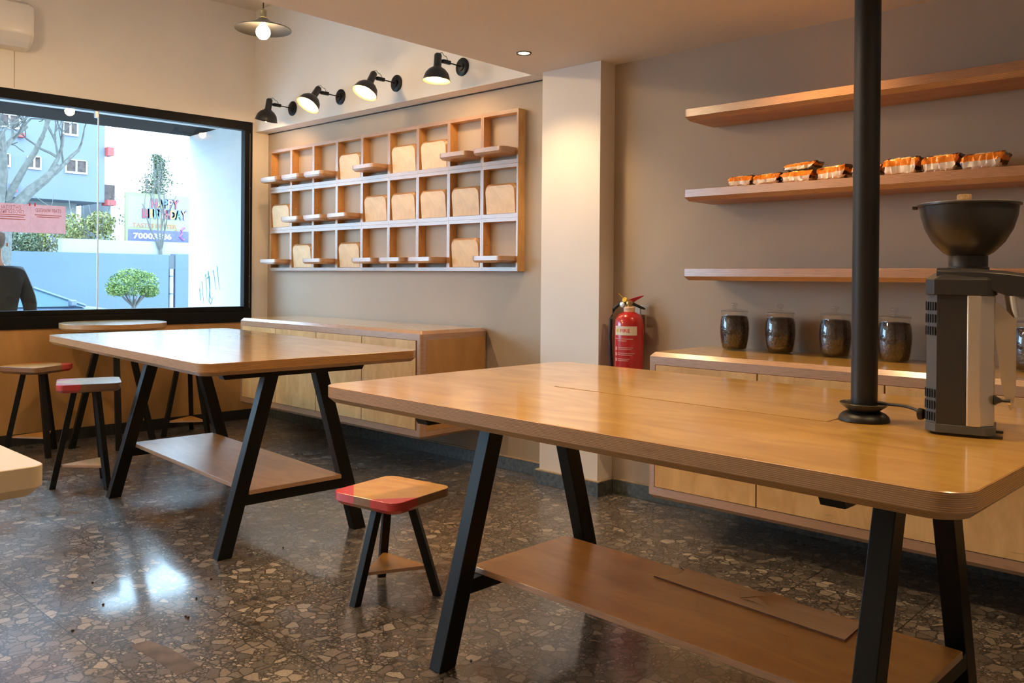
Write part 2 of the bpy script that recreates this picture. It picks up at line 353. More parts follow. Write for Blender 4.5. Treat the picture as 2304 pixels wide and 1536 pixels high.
# bulkhead above the display wall, flush with the column face
struct(M().box(-0.008, 3.56, -0.147, -0.001, 2.742, 3.9).build('wall_bulkhead', WHITE_WALL))
struct(M().box(0.0, 3.64, -0.006, -0.001, 2.733, 2.7415).build('trim_1', P('shadow_gap_black', (0.05, 0.045, 0.04), 0.8, noise=0.1)))  # dark strip painting in the shade line under the bulkhead
struct(M().box(3.641, 4.124, -0.153, 0.05, 0, 2.7435).build('wall_column', WHITE_WALL))
struct(M().box(3.537, 9.3, -7.0, 0.2, 2.744, 3.95).build('ceiling', CEIL))
struct(M().box(-0.6, 3.56, -7.0, 0.2, 3.9, 4.05).build('ceiling_high', CEIL))
struct(M().box(9.2, 9.35, -7.0, 0.2, 0, 4.0).build('wall_right', WHITE_WALL))
struct(M().box(-0.4, 9.35, -7.1, -6.95, 0, 4.0).build('wall_front', WHITE_WALL))
# stone skirting with a smear of mortar on top
def skirting(name, segs):
    mm = M()
    for (x0, x1, y0, y1) in segs:
        mm.box(x0, x1, y0, y1, 0, 0.088, 0); mm.box(x0, x1, y0 + 0.004, y1, 0.088, 0.096, 1)
    return struct(mm.build(name, [STONE, MORTAR], bevel=0.002))
skirting('baseboard_back', [(0.0, 3.615, -0.022, -0.001), (4.148, 9.2, -0.022, -0.001)])
skirting('baseboard_column', [(3.618, 4.146, -0.176, -0.154), (4.125, 4.146, -0.153, -0.022), (3.618, 3.640, -0.153, -0.022)])

# window wall, rotated 3 degrees off square; local y runs along the wall, room is +x
WR = (0, 0, TH)
def wall_local(mm, name, mats, parent=None, **k): 
    o = mm.build(name, mats, parent, **k)
    if not parent: o.rotation_euler = WR
    return o
struct(wall_local(M().box(-0.25, 0.0, -7.0, 0.0, 2.83, 3.98), 'wall_left', WHITE_WALL))
struct(wall_local(M().box(-0.25, -0.004, -0.176, 0.05, 0.0, 2.83), 'wall_left_pier', WHITE_WALL))
struct(wall_local(M().box(-0.25, 0.004, -7.0, -0.001, 0.095, 0.926).box(-0.25, -0.006, -7.0, -0.001, 0.0, 0.095), 'wall_left_panel', [VEN_WALL]))
struct(wall_local(M().box(-0.006, 0.006, -7.0, -0.02, 0.0, 0.095), 'baseboard_left', BLACK_BOARD, bevel=0.002))
struct(wall_local(M().box(-0.0005, 0.0015, -2.203, -2.199, 2.83, 3.9), 'trim_2', P('panel_joint', (0.34, 0.28, 0.22), 0.7, noise=0.05)))
struct(wall_local(M().box(-0.0, 0.012, -7.0, -0.165, 2.829, 2.838), 'trim_3', WHITE_WALL))
# window: frame, glass panes, silicone joint, blind cord
win = bpy.data.objects.new('window_1', None); COL.objects.link(win); win.rotation_euler = WR; win['kind'] = 'structure'
fm = M().box(-0.06, 0.018, -6.6, -0.176, 2.747, 2.829).box(-0.06, 0.018, -6.6, -0.176, 0.927, 1.03).box(-0.06, 0.018, -0.255, -0.176, 1.03, 2.747).box(-0.06, 0.018, -6.6, -6.5, 1.03, 2.747)
fm.box(-0.06, 0.004, -6.5, -0.255, 1.03, 1.075)
fm.build('window_frame', FRAME, win, bevel=0.004)
M().box(-0.032, -0.022, -6.5, -1.562, 1.07, 2.75).build('window_pane', GLASS, win)
M().box(-0.032, -0.022, -1.558, -0.25, 1.07, 2.75).build('window_pane', GLASS, win)
JOINT = P('clear_silicone', (0.85, 0.9, 0.92), 0.3, trans=0.3)
M().box(-0.036, -0.018, -1.564, -1.556, 1.07, 2.747).build('glass_joint', JOINT, win)
M().box(-0.042, -0.012, -1.59, -1.562, 2.69, 2.747).build('pane_clip', P('clip_steel', (0.7, 0.72, 0.75), 0.3, 1.0), win, bevel=0.003)
cord = M().tube([(0.022, -0.205, 2.72), (0.022, -0.205, 1.06)], 0.0022, 6)
for z in (2.2, 1.78, 1.36, 1.12): cord.lathe([(0.001, -0.01), (0.004, -0.006), (0.004, 0.006), (0.001, 0.01)], 8, 0, (0.023, -0.205, z))
cord.build('blind_cord', P('grey_cord', (0.22, 0.22, 0.23), 0.5), win, smooth=True)

# ================================================================== TABLES
def trestle_table(name, label, x, y, a, L, Wd, T, xl, xr, yb, mm_, br, zs, ys, group, lid=False):
    t = thing(name, label, 'table', (x, y, 0), a, group)
    slab(L, Wd, 0.075, T, 0.041, 0.018, n=8).build('tabletop', [VEN, EDGE_Z], t, smooth=True, angle=25)
    zb = T - 0.059
    for xx in (xl, xr):
        for sy in (-1, 1):
            yt = yb - mm_ * (zb - 0.05)
            M().bar((xx, sy * yb, 0), (xx, sy * yt, zb - 0.048), 0.058, 0.074).build('leg', METAL, t, bevel=0.003)
        # top rail with angled ends
        h = br
        M().loft([[(xx - 0.03, -h + 0.03, zb - 0.05), (xx - 0.03, h - 0.03, zb - 0.05), (xx - 0.03, h, zb), (xx - 0.03, -h, zb)],
                  [(xx + 0.03, -h + 0.03, zb - 0.05), (xx + 0.03, h - 0.03, zb - 0.05), (xx + 0.03, h, zb), (xx + 0.03, -h, zb)]]).build('top_rail', METAL, t, bevel=0.003)
        yc = yb - mm_ * (zs - 0.05) - 0.03
        M().box(xx - 0.028, xx + 0.028, -yc, yc, zs - 0.074, zs - 0.0225).build('cross_bar', METAL, t, bevel=0.003)
    # long stringer under the top
    M().box(xl + 0.03, xr - 0.03, -0.03, 0.03, zb - 0.045, zb).build('stringer', METAL, t, bevel=0.003)
    cx = (xl + xr) / 2
    slab(xr - xl + 0.07, ys * 2, 0.004, zs, 0.02, 0.002, cx=cx, n=2).build('lower_shelf', [VEN_S, EDGE_ZL], t)
    return t
TA = trestle_table('trestle_table', 'big plywood table on black trestle legs, white with window glare, beside the shop window', 2.633, -1.934, -0.0704, 2.41, 1.216, 0.978, -0.603, 0.935, 0.385, 0.28, 0.42, 0.316, 0.262, 'plywood trestle tables')
TB = trestle_table('trestle_table', 'big plywood foreground table on black trestle legs, carrying the grinder and black pole', 5.855, -2.026, -0.0355, 2.184, 1.334, 0.978, -0.672, 0.773, 0.43, 0.29, 0.555, 0.316, 0.262, 'plywood trestle tables')
# cable lid let into the near table
def tb(wx, wy):  # world -> table B local
    dx, dy = wx - 5.855, wy + 2.026; c, s = cos(-0.0355), sin(-0.0355); return (c * dx + s * dy, -s * dx + c * dy)
l0 = tb(5.367, -2.064); l1 = tb(6.396, -2.108)
LIDV = veneer('birch_lid_veneer', (0.70, 0.42, 0.09), (0.84, 0.55, 0.16), rough=0.3, coat=1.0, coatr=0.07)
M().box(l0[0], l1[0], l0[1], l0[1] + 0.125, 0.9775, 0.9792).build('cable_lid', LIDV, TB)
gap = M(); gx0, gx1, gy0, gy1 = l0[0] - 0.003, l1[0] + 0.003, l0[1] - 0.003, l0[1] + 0.128
DARKGAP = P('dark_seam', (0.12, 0.045, 0.012), 0.8, noise=0.1)
gap.box(gx0, gx1, gy0, gy0 + 0.003, 0.9775, 0.9784).box(gx1 - 0.003, gx1, gy0, gy1, 0.9775, 0.9784).box(gx0, gx0 + 0.003, gy0, gy1, 0.9775, 0.9784)
gap.build('lid_seam', DARKGAP, TB)

# cream table cut by the left edge of the frame
TC = thing('side_table', 'corner of a cream coloured table at the left side of the photo', 'table', (4.55, -4.32, 0), 0)
slab(1.80, 1.0, 0.03, 0.978, 0.044, 0.02, n=5).build('tabletop', [CREAM_TOP, CREAM], TC, smooth=True, angle=25)
for sx in (-0.6, 0.25):
    for sy in (-1, 1): M().bar((sx, sy * 0.38, 0), (sx, sy * 0.15, 0.914), 0.058, 0.07).build('leg', METAL, TC, bevel=0.003)

# round bar table by the window
RT = thing('round_bar_table', 'small round plywood bar table on four black legs under the window', 'table', (0.32, -1.59, 0), 0)
def disc(r, z1, th, ch, n=64):
    return M().lathe([(r - ch, z1 - th - ch), (r, z1 - th), (r, z1 - 0.0015), (r - 0.0015, z1)], n, 1)
d = disc(0.397, 0.983, 0.036, 0.02)
for i, f in enumerate(d.f):
    if len(f) > 4: d.m[i] = 0
d.build('tabletop', [VEN, EDGE_Z], RT, smooth=True, angle=25)
M().box(-0.13, 0.13, -0.13, 0.13, 0.907, 0.927).build('mounting_plate', METAL, RT, bevel=0.002)
for a in (-95, -15, 85, 150):
    ca, sa = cos(radians(a)), sin(radians(a))
    M().barr((0.31 * ca, 0.31 * sa, 0), (0.10 * ca, 0.10 * sa, 0.908), 0.045, radians(a)).build('leg', METAL, RT, bevel=0.002)

# ================================================================== STOOLS
def stool(label, cx, cy, zt, srot, lrot, red, tz, side=0.375, baser=0.207):
    t = thing('stool', label, 'stool', (cx, cy, 0), 0, 'plywood stools with red painted corners')
    nm = 'seat_%d' % len([1 for q in MATS if q.startswith('seat_')])
    tt = side - 0.14
    rd = [(sx, sy, tt) for sx, sy in red]
    v = veneer(nm, (0.55, 0.28, 0.05), (0.66, 0.37, 0.08), rough=0.38, coat=0.45, coatr=0.2, red=rd); e = plyedge(nm + '_edge', 'Z', red=rd, dark=(0.17, 0.07, 0.03), light=(0.34, 0.17, 0.065))
    slab(side, side, 0.05, zt, 0.034, 0.018, n=6).build('seat', [v, e], t, smooth=True, angle=25, rot=(0, 0, srot))
    M().lathe([(0.105, zt - 0.064), (0.11, zt - 0.062), (0.11, zt - 0.053), (0.105, zt - 0.0525)], 24).build('mounting_plate', METAL, t)
    zl = zt - 0.06; topr = 0.085; pts = []
    for k in range(3):
        a = lrot + k * 2 * pi / 3; ca, sa = cos(a), sin(a)
        M().barr((baser * ca, baser * sa, 0), (topr * ca, topr * sa, zl), 0.036, a).build('leg', METAL, t, bevel=0.002)
        rr_ = baser + (topr - baser) * tz / zl - 0.006
        pts.append((rr_ * ca, rr_ * sa))
    fp = M().loft([[(x, y, tz - 0.014) for x, y in pts], [(x, y, tz) for x, y in pts]], 1, m0=0, m1=0)
    fp.build('footrest', [VEN_S, EDGE_ZL], t)
    return t
stool('low stool with two red corners standing between the two big tables', 4.47, -2.09, 0.45, 0.142, radians(-86), [(1, -1), (-1, -1)], 0.125)
stool('bar stool with pale glossy seat and red left corners, beside the window-side table', 1.60, -2.27, 0.68, radians(-20), radians(-108), [(1, -1), (-1, -1)], 0.15)
stool('bar stool with brown seat and one red corner against the orange panel under the window', 0.33, -2.17, 0.68, radians(27), radians(5), [(1, 1), (-1, 1)], 0.15)
stool('bar stool whose seat is hidden behind the window-side table, only legs and footrest showing', 0.34, -0.97, 0.68, 0.2, radians(-95), [(-1, 1)], 0.13)

# ================================================================== FLOATING CABINETS
def cabinet(label, x0, x1, depth, z0, z1, doors, ends):
    L = x1 - x0; t = thing('floating_cabinet', label, 'cabinet', (x0, -depth, z0), 0, 'wall hung plywood cabinets')
    H = z1 - z0; cx, cy = L / 2, depth / 2 - 0.0005
    D = depth - 0.001
    b = M().loft([rr(L, D, 0.02, 0.02, 0, 5, cx, cy), rr(L, D, 0.02, 0, 0.02, 5, cx, cy), rr(L, D, 0.02, 0, H - 0.022, 5, cx, cy), rr(L, D, 0.02, 0.022, H, 5, cx, cy)], 1, True, True, 1, 0)
    b.build('body', [VEN, EDGE_ZL], t, smooth=True, angle=20)
    # dark reveal behind the doors
    M().box(0.042, L - 0.042, -0.0012, 0.0, 0.062, H - 0.064).build('door_reveal', DARKGAP, t)
    for a, c in doors:
        M().box(a - x0 + 0.0035, c - x0 - 0.0035, -0.0045, -0.0005, 0.065, H - 0.067).build('door', VEN_DOOR, t, bevel=0.0008)
    if ends:
        M().box(L - 0.0005, L + 0.0018, 0.05, depth - 0.03, 0.058, H - 0.062).build('end_panel', VEN_WALL, t)
    return t
cabinet('wall hung birch cabinet with four doors under the box rack', 0.614, 2.993, 0.642, 0.262, 1.003, [(0.66, 1.19), (1.19, 1.765), (1.765, 2.343), (2.343, 2.945)], True)
cabinet('long wall hung birch cabinet under the three shelves, glass jars standing on it', 4.817, 8.45, 0.63, 0.208, 0.984, [(4.862, 5.444), (5.444, 6.043), (6.043, 6.643), (6.643, 7.243), (7.243, 7.843), (7.843, 8.405)], False)

# ================================================================== WALL SHELVES
SH_F = veneer('wall_shelf_veneer', (0.40, 0.165, 0.045), (0.50, 0.235, 0.07), rough=0.45, coat=0.15)
SH_E = plyedge('wall_shelf_edge', 'Z', coat=0.1, dark=(0.26, 0.105, 0.04), light=(0.50, 0.24, 0.09), period=0.006)
for nm, z in (('topmost of the three long floating plywood shelves, empty', 2.321), ('middle of the three long floating plywood shelves, holding orange coffee bags', 1.873), ('lowest of the three long floating plywood shelves, empty, above the glass jars', 1.432)):
    L = 3.4; o = slab(L, 0.318, 0.02, 0, 0.043, 0.022, n=4, cx=L / 2, cy=0.159).build('wall_shelf', [SH_F, SH_E], None, smooth=True, angle=25, loc=(4.828, -0.3185, z))
    tag(o, nm, 'shelf', 'long shelves on the greige wall')

# ================================================================== BOX RACK
RX, RW, RZ0, RH, RD = 0.155, 0.3555, 1.416, 0.380, 0.075
rack = thing('box_rack', 'wall rack of twenty-seven square birch boxes with hinged boards', 'wall rack', (RX, 0, RZ0))
fr = M()
for i in range(9):
    for r in range(3):
        x0, x1 = i * RW + 0.0006, (i + 1) * RW - 0.0006; z0, z1 = r * RH + 0.0006, (r + 1) * RH - 0.0006
        fr.box(x0, x0 + 0.015, -RD, -0.001, z0, z1, 0).box(x1 - 0.015, x1, -RD, -0.001, z0, z1, 0)
        fr.box(x0 + 0.015, x1 - 0.015, -RD, -0.001, z0, z0 + 0.028, 0).box(x0 + 0.015, x1 - 0.015, -RD, -0.001, z1 - 0.026, z1, 0)
for i, f in enumerate(fr.f):
    ys_ = {fr.v[k][1] for k in f}
    if len(ys_) == 1 and list(ys_)[0] < -0.05: fr.m[i] = 1
FRONT_EDGE = plyedge('rack_front_edge', 'Z', dark=(0.33, 0.175, 0.085), light=(0.42, 0.24, 0.125), period=0.005, coat=0.0, rough=0.8)
fr.build('frame', [VEN_FRAME, FRONT_EDGE], rack)
PIN = None
BRASS = P('brass_pin', (0.75, 0.6, 0.35), 0.3, 1.0)
rows = ['HHHVHVVHH', 'VHHHVVVVV', 'HVHVHHHVH']
def board(nm_parent, kind, cx, zf):
    Wb, Lb, th = 0.306, 0.212, 0.046
    # board in local xy: x width, y from 0 (hinge) to -Lb (free, rounded corners), z thickness (chamfer below)
    def ring(ins, z):
        r = 0.045; out = []; h = Wb / 2 - ins; f = Lb - ins
        for sx, a0 in ((-1, 180), (1, 270)):
            for k in range(6):
                a = radians(a0 + 90 * k / 5); out.append((sx * (h - r) + r * cos(a), -(f - r) + r * sin(a), z))
        out += [(h, 0, z), (-h, 0, z)]
        return out
    bm_ = M().loft([ring(0.012, 0), ring(0, 0.015), ring(0, th - 0.001), ring(0.001, th)], 1, True, True, 0, 0)
    if kind == 'H':
        o = bm_.build('flap_board', [VEN_S, EDGE_ZL], nm_parent, smooth=True, angle=25, loc=(cx, -0.002, zf + 0.032))
    else:
        o = bm_.build('flap_board', [VEN_PALE, EDGE_Zo], nm_parent, smooth=True, angle=25, loc=(cx, -0.062, zf + 0.003))
        # stand it up: free edge to the top, top face towards the room, leaning out a little
        o.rotation_euler = (radians(-90 + 5), 0, 0)
    return o
EDGE_Zo = plyedge('board_edge_orange', 'Z', dark=(0.40, 0.20, 0.075), light=(0.56, 0.30, 0.12), period=0.004)
for ri, row in enumerate(rows):
    r = 2 - ri
    for i, k in enumerate(row):
        board(rack, k, (i + 0.5) * RW, r * RH + 0.0286)
        if k == 'H':
            if PIN is None:
                PIN = M().lathe([(0.004, 0), (0.004, 0.01), (0.001, 0.012)], 8, 0, mtx=Matrix.Rotation(pi / 2, 3, 'Y')).build('pin', BRASS, rack)
                q = PIN
            else:
                q = PIN.copy(); COL.objects.link(q)
            q.location = (i * RW + 0.0156, -0.035, r * RH + 0.19)

# ================================================================== LAMPS
SHADE_OUT = P('lamp_black_enamel', (0.015, 0.014, 0.013), 0.3, noise=0.1)
SHADE_IN = P('lamp_inner_aluminium', (0.22, 0.16, 0.08), 0.45, 0.2, noise=0.02)
BULB = P('warm_bulb', (1, 0.8, 0.5), 0.5, emit=(1.0, 0.62, 0.30), estr=190, noise=0)
def wall_lamp(label, x, z, tilt_axis, tilt):
    t = thing('wall_lamp', label, 'wall lamp', (x, -0.147, z), 0, 'four black wall lamps above the box rack')
    ry = Matrix.Rotation(pi / 2, 3, 'X')  # z axis -> -y
    M().lathe([(0.066, 0.001), (0.066, 0.008), (0.058, 0.014), (0.03, 0.015), (0.027, 0.024), (0.012, 0.026)], 32, 0, mtx=ry).build('wall_plate', METAL, t, smooth=True)
    M().tube([(0, -0.02, 0), (0, -0.14, 0.006)], 0.005, 8).build('arm', METAL, t, smooth=True)
    M().box(-0.012, 0.012, -0.20, -0.125, -0.008, 0.020).box(-0.005, 0.005, -0.235, -0.19, -0.005, 0.016).build('joint', METAL, t, bevel=0.004)
    h = bpy.data.objects.new('head', None)
    prof = [(0.002, 0.052), (0.020, 0.048), (0.027, 0.036), (0.028, -0.045), (0.034, -0.052), (0.060, -0.068), (0.082, -0.095), (0.093, -0.128), (0.095, -0.142), (0.101, -0.148), (0.099, -0.150),
            (0.091, -0.145), (0.088, -0.128), (0.077, -0.097), (0.056, -0.073), (0.03, -0.06), (0.002, -0.058)]
    R = Matrix.Rotation(tilt, 3, tilt_axis)
    off = (0, -0.245, 0.004)
    mm = M().lathe(prof[:11], 40, 0, off, R, caps=False).lathe(prof[10:], 40, 1, off, R, caps=False)
    sh = mm.build('shade', [SHADE_OUT, SHADE_IN], t, smooth=True, angle=50)
    bpy.data.objects.remove(h)
    bp_ = [(0.003, -0.058), (0.013, -0.064), (0.014, -0.078), (0.027, -0.095), (0.034, -0.118), (0.031, -0.140), (0.018, -0.155), (0.002, -0.160)]
    M().lathe(list(reversed(bp_)), 24, 0, off, R).build('bulb', BULB, t, smooth=True, angle=80)
    M().tube([(0.0, -0.235, 0.055), (0.01, -0.21, 0.062), (0.0, -0.185, 0.048), (0.004, -0.165, 0.042), (0, -0.15, 0.02)], 0.0022, 6).build('wire', METAL, t, smooth=True)
    return t
wall_lamp('black dome wall lamp nearest the window corner, tilted away from the room', 0.645, 2.885, 'Y', radians(17))
wall_lamp('black dome wall lamp with glaring bulb, second from the window corner', 1.374, 2.890, 'X', radians(-34))
wall_lamp('black dome wall lamp with glaring bulb, second from the white column', 2.114, 2.896, 'X', radians(-28))
wall_lamp('black dome wall lamp pointing straight down, nearest the white column and the low ceiling', 2.863, 2.905, 'X', radians(-4))

def pendant(label, x, y, z, bulb=None):
    t = thing('pendant_lamp', label, 'pendant lamp', (x, y, z), 0)
    M().lathe([(0.193, 0.0), (0.195, 0.003), (0.193, 0.007), (0.11, 0.034), (0.05, 0.062), (0.03, 0.082), (0.028, 0.083)], 64, 0, caps=False).lathe([(0.028, 0.080), (0.029, 0.079), (0.049, 0.058), (0.109, 0.031), (0.193, 0.0)], 64, 1, caps=False).build('shade', [P('pendant_shade_grey', (0.20, 0.17, 0.14), 0.35, 0.3, noise=0.1), P('pendant_inner', (0.006, 0.0055, 0.005), 0.6, 0.0, noise=0.02)], t, smooth=True, angle=50)
    M().lathe([(0.020, 0.075), (0.026, 0.085), (0.022, 0.095), (0.022, 0.128), (0.024, 0.134), (0.012, 0.142), (0.004, 0.150)], 24).build('socket', P('verdigris_socket', (0.33, 0.30, 0.17), 0.5, 0.4, noise=0.2, nscale=60), t, smooth=True)
    M().tube([(0, 0, 0.148), (0, 0, 3.9 - z - 0.03)], 0.0035, 8).build('cord', METAL, t, smooth=True)
    M().lathe([(0.05, 3.9 - z - 0.035), (0.05, 3.9 - z - 0.002), (0.01, 3.9 - z - 0.001)], 24).build('ceiling_rose', METAL, t, smooth=True)
    M().lathe([(0.002, -0.068), (0.028, -0.060), (0.044, -0.040), (0.050, -0.018), (0.044, 0.006), (0.028, 0.026), (0.014, 0.045), (0.014, 0.078)], 32).build('bulb', bulb or PBULB, t, smooth=True, angle=80)
    return t
PBULB = P('warm_globe_bulb', (1, 0.8, 0.5), 0.5, emit=(1.0, 0.66, 0.33), estr=130)
PBULB2 = P('fill_globe_bulb', (1, 0.8, 0.5), 0.5, emit=(1.0, 0.66, 0.33), estr=680)
pendant('pendant lamp with a flat round grey shade and glowing globe bulb, hanging near the window', 2.0, -1.262, 3.098)

DL = P('downlight_lens', (1, 0.9, 0.75), 0.4, emit=(1.0, 0.7, 0.42), estr=9)
def downlight(label, x, y, e=60, group='recessed ceiling downlights'):
    t = thing('ceiling_downlight', label, 'ceiling downlight', (x, y, 2.744), 0, group)
    M().lathe([(0.036, 0.004), (0.036, -0.004), (0.046, -0.006), (0.048, -0.001), (0.048, 0.0)], 32, 0, caps=False).build('trim_ring', SHADE_OUT, t, smooth=True)
    M().lathe([(0.001, -0.0025), (0.035, -0.002)], 32, 0, caps=False).build('lens', DL, t, smooth=True)
    l = lamp('SPOT', 'downlight_beam', (0, 0, -0.012), e, WARM, t, spot_size=radians(118), spot_blend=0.75, shadow_soft_size=0.035)
    return t
downlight('small round black rimmed downlight in the low ceiling near the column top', 3.878, -0.603, 50, None)
for (x, y, e) in ((5.62, -0.62, 60), (7.3, -0.62, 30), (3.9, -2.6, 80), (5.6, -2.5, 105), (7.3, -2.5, 55), (4.6, -4.4, 90), (6.6, -5.4, 90), (3.9, -5.6, 70)):
    downlight('round recessed downlight in the low ceiling outside the photo', x, y, e)
for (x, y) in ((2.0, -3.5), (2.0, -5.6)):  # unseen pendants with stronger bulbs, added to brighten the upper left wall
    p = pendant('unseen pendant lamp added over the left part of the room to brighten it', x, y, 3.098, PBULB2); p['group'] = 'added unseen pendants'

# ================================================================== BLACK POLE
BLACKPOLE = P('matt_black_pole', (0.005, 0.005, 0.006), 0.45, noise=0.1)
pole = thing('service_pole', 'black round pole rising from the near table up to the ceiling', 'pole', (6.464, -2.006, 0.9795))
M().lathe([(0.0355, 0.03), (0.0355, 2.7435 - 0.9795)], 40, 0).build('shaft', BLACKPOLE, pole, smooth=True)
M().lathe([(0.069, 0.0), (0.069, 0.003), (0.066, 0.012), (0.058, 0.020), (0.045, 0.026), (0.032, 0.029)], 48, 0).build('base_flange', BLACKPOLE, pole, smooth=True, angle=60)
M().lathe([(0.032, 0.026), (0.045, 0.031), (0.060, 0.041), (0.0665, 0.049), (0.0655, 0.050), (0.058, 0.043), (0.040, 0.036)], 48, 0, caps=False).build('collar', P('collar_satin', (0.05, 0.048, 0.045), 0.3, noise=0.05), pole, smooth=True, angle=60)

# ================================================================== COFFEE GRINDER
G = thing('coffee_grinder', 'black and silver electric coffee grinder with bowl hopper on the near table', 'coffee grinder', (6.722, -2.018, 0.9795), radians(12))
GBLK = P('grinder_black', (0.03, 0.028, 0.028), 0.4, noise=0.1, bump=0.08, bscale=400)
GEDGE = P('grinder_dark_grey', (0.075, 0.078, 0.08), 0.4, noise=0.1)
GSIL = P('grinder_silver', (0.62, 0.56, 0.48), 0.38, 0.75, noise=0.03, bump=0.05, bscale=300)
def octo(x0, x1, y0, y1, cb, cf, z):
    return [(x0 + cb, y0, z), (x1 - cf, y0, z), (x1, y0 + cf, z), (x1, y1 - cf, z), (x1 - cf, y1, z), (x0 + cb, y1, z), (x0, y1 - cb, z), (x0, y0 + cb, z)]
X0, X1, Y0, Y1 = -0.084, 0.078, -0.070, 0.070
M().loft([octo(X0, X1, Y0, Y1, 0.026, 0.02, 0.006), octo(X0, X1, Y0, Y1, 0.026, 0.02, 0.028)]).build('base', GEDGE, G, bevel=0.002)
mm = M().loft([octo(X0 + 0.002, 0.012, Y0 + 0.002, Y1 - 0.002, 0.026, 0.001, 0.028), octo(X0 + 0.002, 0.012, Y0 + 0.002, Y1 - 0.002, 0.026, 0.001, 0.362)], 0)
for i, f in enumerate(mm.f):
    xs = [mm.v[k][0] for k in f]
    if len(f) == 4 and max(xs) < -0.05: mm.m[i] = 1
mm.build('housing', [GBLK, GEDGE], G, bevel=0.0015)
M().loft([octo(0.0125, X1 - 0.004, Y0 - 0.002, Y1 + 0.002, 0.003, 0.03, z) for z in (0.028, 0.362)]).build('front_panel', GSIL, G, smooth=True, bevel=0.003)
M().loft([octo(X0 - 0.001, X1 + 0.0, Y0 - 0.003, Y1 + 0.003, 0.022, 0.02, 0.362), octo(X0 - 0.001, X1 + 0.0, Y0 - 0.003, Y1 + 0.003, 0.022, 0.02, 0.402), octo(X0 + 0.018, X1 - 0.004, Y0 + 0.018, Y1 - 0.018, 0.03, 0.02, 0.418)]).build('motor_cap', GBLK, G, bevel=0.002)
# grinding head reaching forward
hd = []
for (x, w, z0, z1) in ((-0.06, 0.05, 0.402, 0.432), (0.03, 0.066, 0.392, 0.430), (0.10, 0.062, 0.362, 0.424), (0.17, 0.048, 0.358, 0.414), (0.20, 0.035, 0.364, 0.406)):
    hd.append([(x, -w, z0), (x, w, z0), (x, w, z1 - 0.008), (x, w - 0.01, z1), (x, -w + 0.01, z1), (x, -w, z1 - 0.008)])
M().loft(hd).build('grinding_head', GBLK, G, smooth=True, angle=30, bevel=0.002)
for z in (0.045, 0.075, 0.105, 0.268, 0.300, 0.332):
    v = M().box(X0 - 0.0008, X0 + 0.003, -0.036, 0.036, z - 0.012, z + 0.012, 0)
    for k in range(9): v.box(X0 - 0.0016, X0, -0.034 + k * 0.0078, -0.030 + k * 0.0078, z - 0.011, z + 0.011, 0)
    c = radians(45)
    for k in range(4):   # slots on the bevelled rear edge
        q = Vector((X0 + 0.0045 + 0.006 * k, Y0 + 0.0215 - 0.006 * k, 0)); n_ = Vector((-1, -1, 0)).normalized() * 0.0012
        tg = Vector((1, -1, 0)).normalized() * 0.0024; a_, b_ = q + n_ - tg, q + n_ + tg; a2, b2 = q - n_ - tg, q - n_ + tg
        v.loft([[(a_.x, a_.y, z - 0.011), (b_.x, b_.y, z - 0.011), (b2.x, b2.y, z - 0.011), (a2.x, a2.y, z - 0.011)], [(a_.x, a_.y, z + 0.011), (b_.x, b_.y, z + 0.011), (b2.x, b2.y, z + 0.011), (a2.x, a2.y, z + 0.011)]], 0)
    v.build('vent_grille', P('vent_black', (0.008, 0.008, 0.009), 0.5), G)
hx, hy = 0.010, 0.012
M().lathe([(0.050, 0.420), (0.050, 0.434), (0.047, 0.436), (0.047, 0.462), (0.044, 0.466)], 40, 0, (hx, hy, 0)).build('hopper_collar', GBLK, G, smooth=True, angle=40)
HB = P('smoked_hopper', (0.030, 0.027, 0.026), 0.32, noise=0.05)
M().lathe([(0.042, 0.462), (0.060, 0.473), (0.085, 0.500), (0.104, 0.534), (0.114, 0.568), (0.1175, 0.594), (0.1235, 0.596), (0.1235, 0.600), (0.114, 0.600), (0.110, 0.570), (0.100, 0.537), (0.080, 0.503), (0.040, 0.470)], 64, 0, (hx, hy, 0), caps=False).build('hopper', HB, G, smooth=True, angle=40)
M().box(-0.006, 0.006, -0.012, 0.012, -0.004, 0.004).xf(Matrix.Translation((hx - 0.128, hy, 0.594))).build('hopper_tab', HB, G, bevel=0.001)
M().lathe([(0.1, 0.6005), (0.119, 0.6005), (0.119, 0.603), (0.02, 0.606), (0.003, 0.606)], 64, 0, (hx, hy, 0)).build('hopper_lid', P('lid_translucent', (0.30, 0.27, 0.22), 0.25, noise=0.05), G, smooth=True, angle=30)
M().lathe([(0.017, 0.606), (0.0175, 0.608), (0.0175, 0.624), (0.0165, 0.626), (0.0, 0.626)], 32, 0, (hx - 0.010, hy, 0)).build('cork_knob', P('cork', (0.42, 0.28, 0.14), 0.8, noise=0.35, nscale=160), G, smooth=True, angle=30)
STEEL = P('polished_steel', (0.72, 0.68, 0.62), 0.18, 1.0)
ry = Matrix.Rotation(radians(-8), 3, 'Y')
M().lathe([(0.023, 0.0), (0.023, 0.058), (0.026, 0.060)], 32, 0, (0.125, -0.008, 0.308), ry).build('outlet_spout', STEEL, G, smooth=True, angle=40)
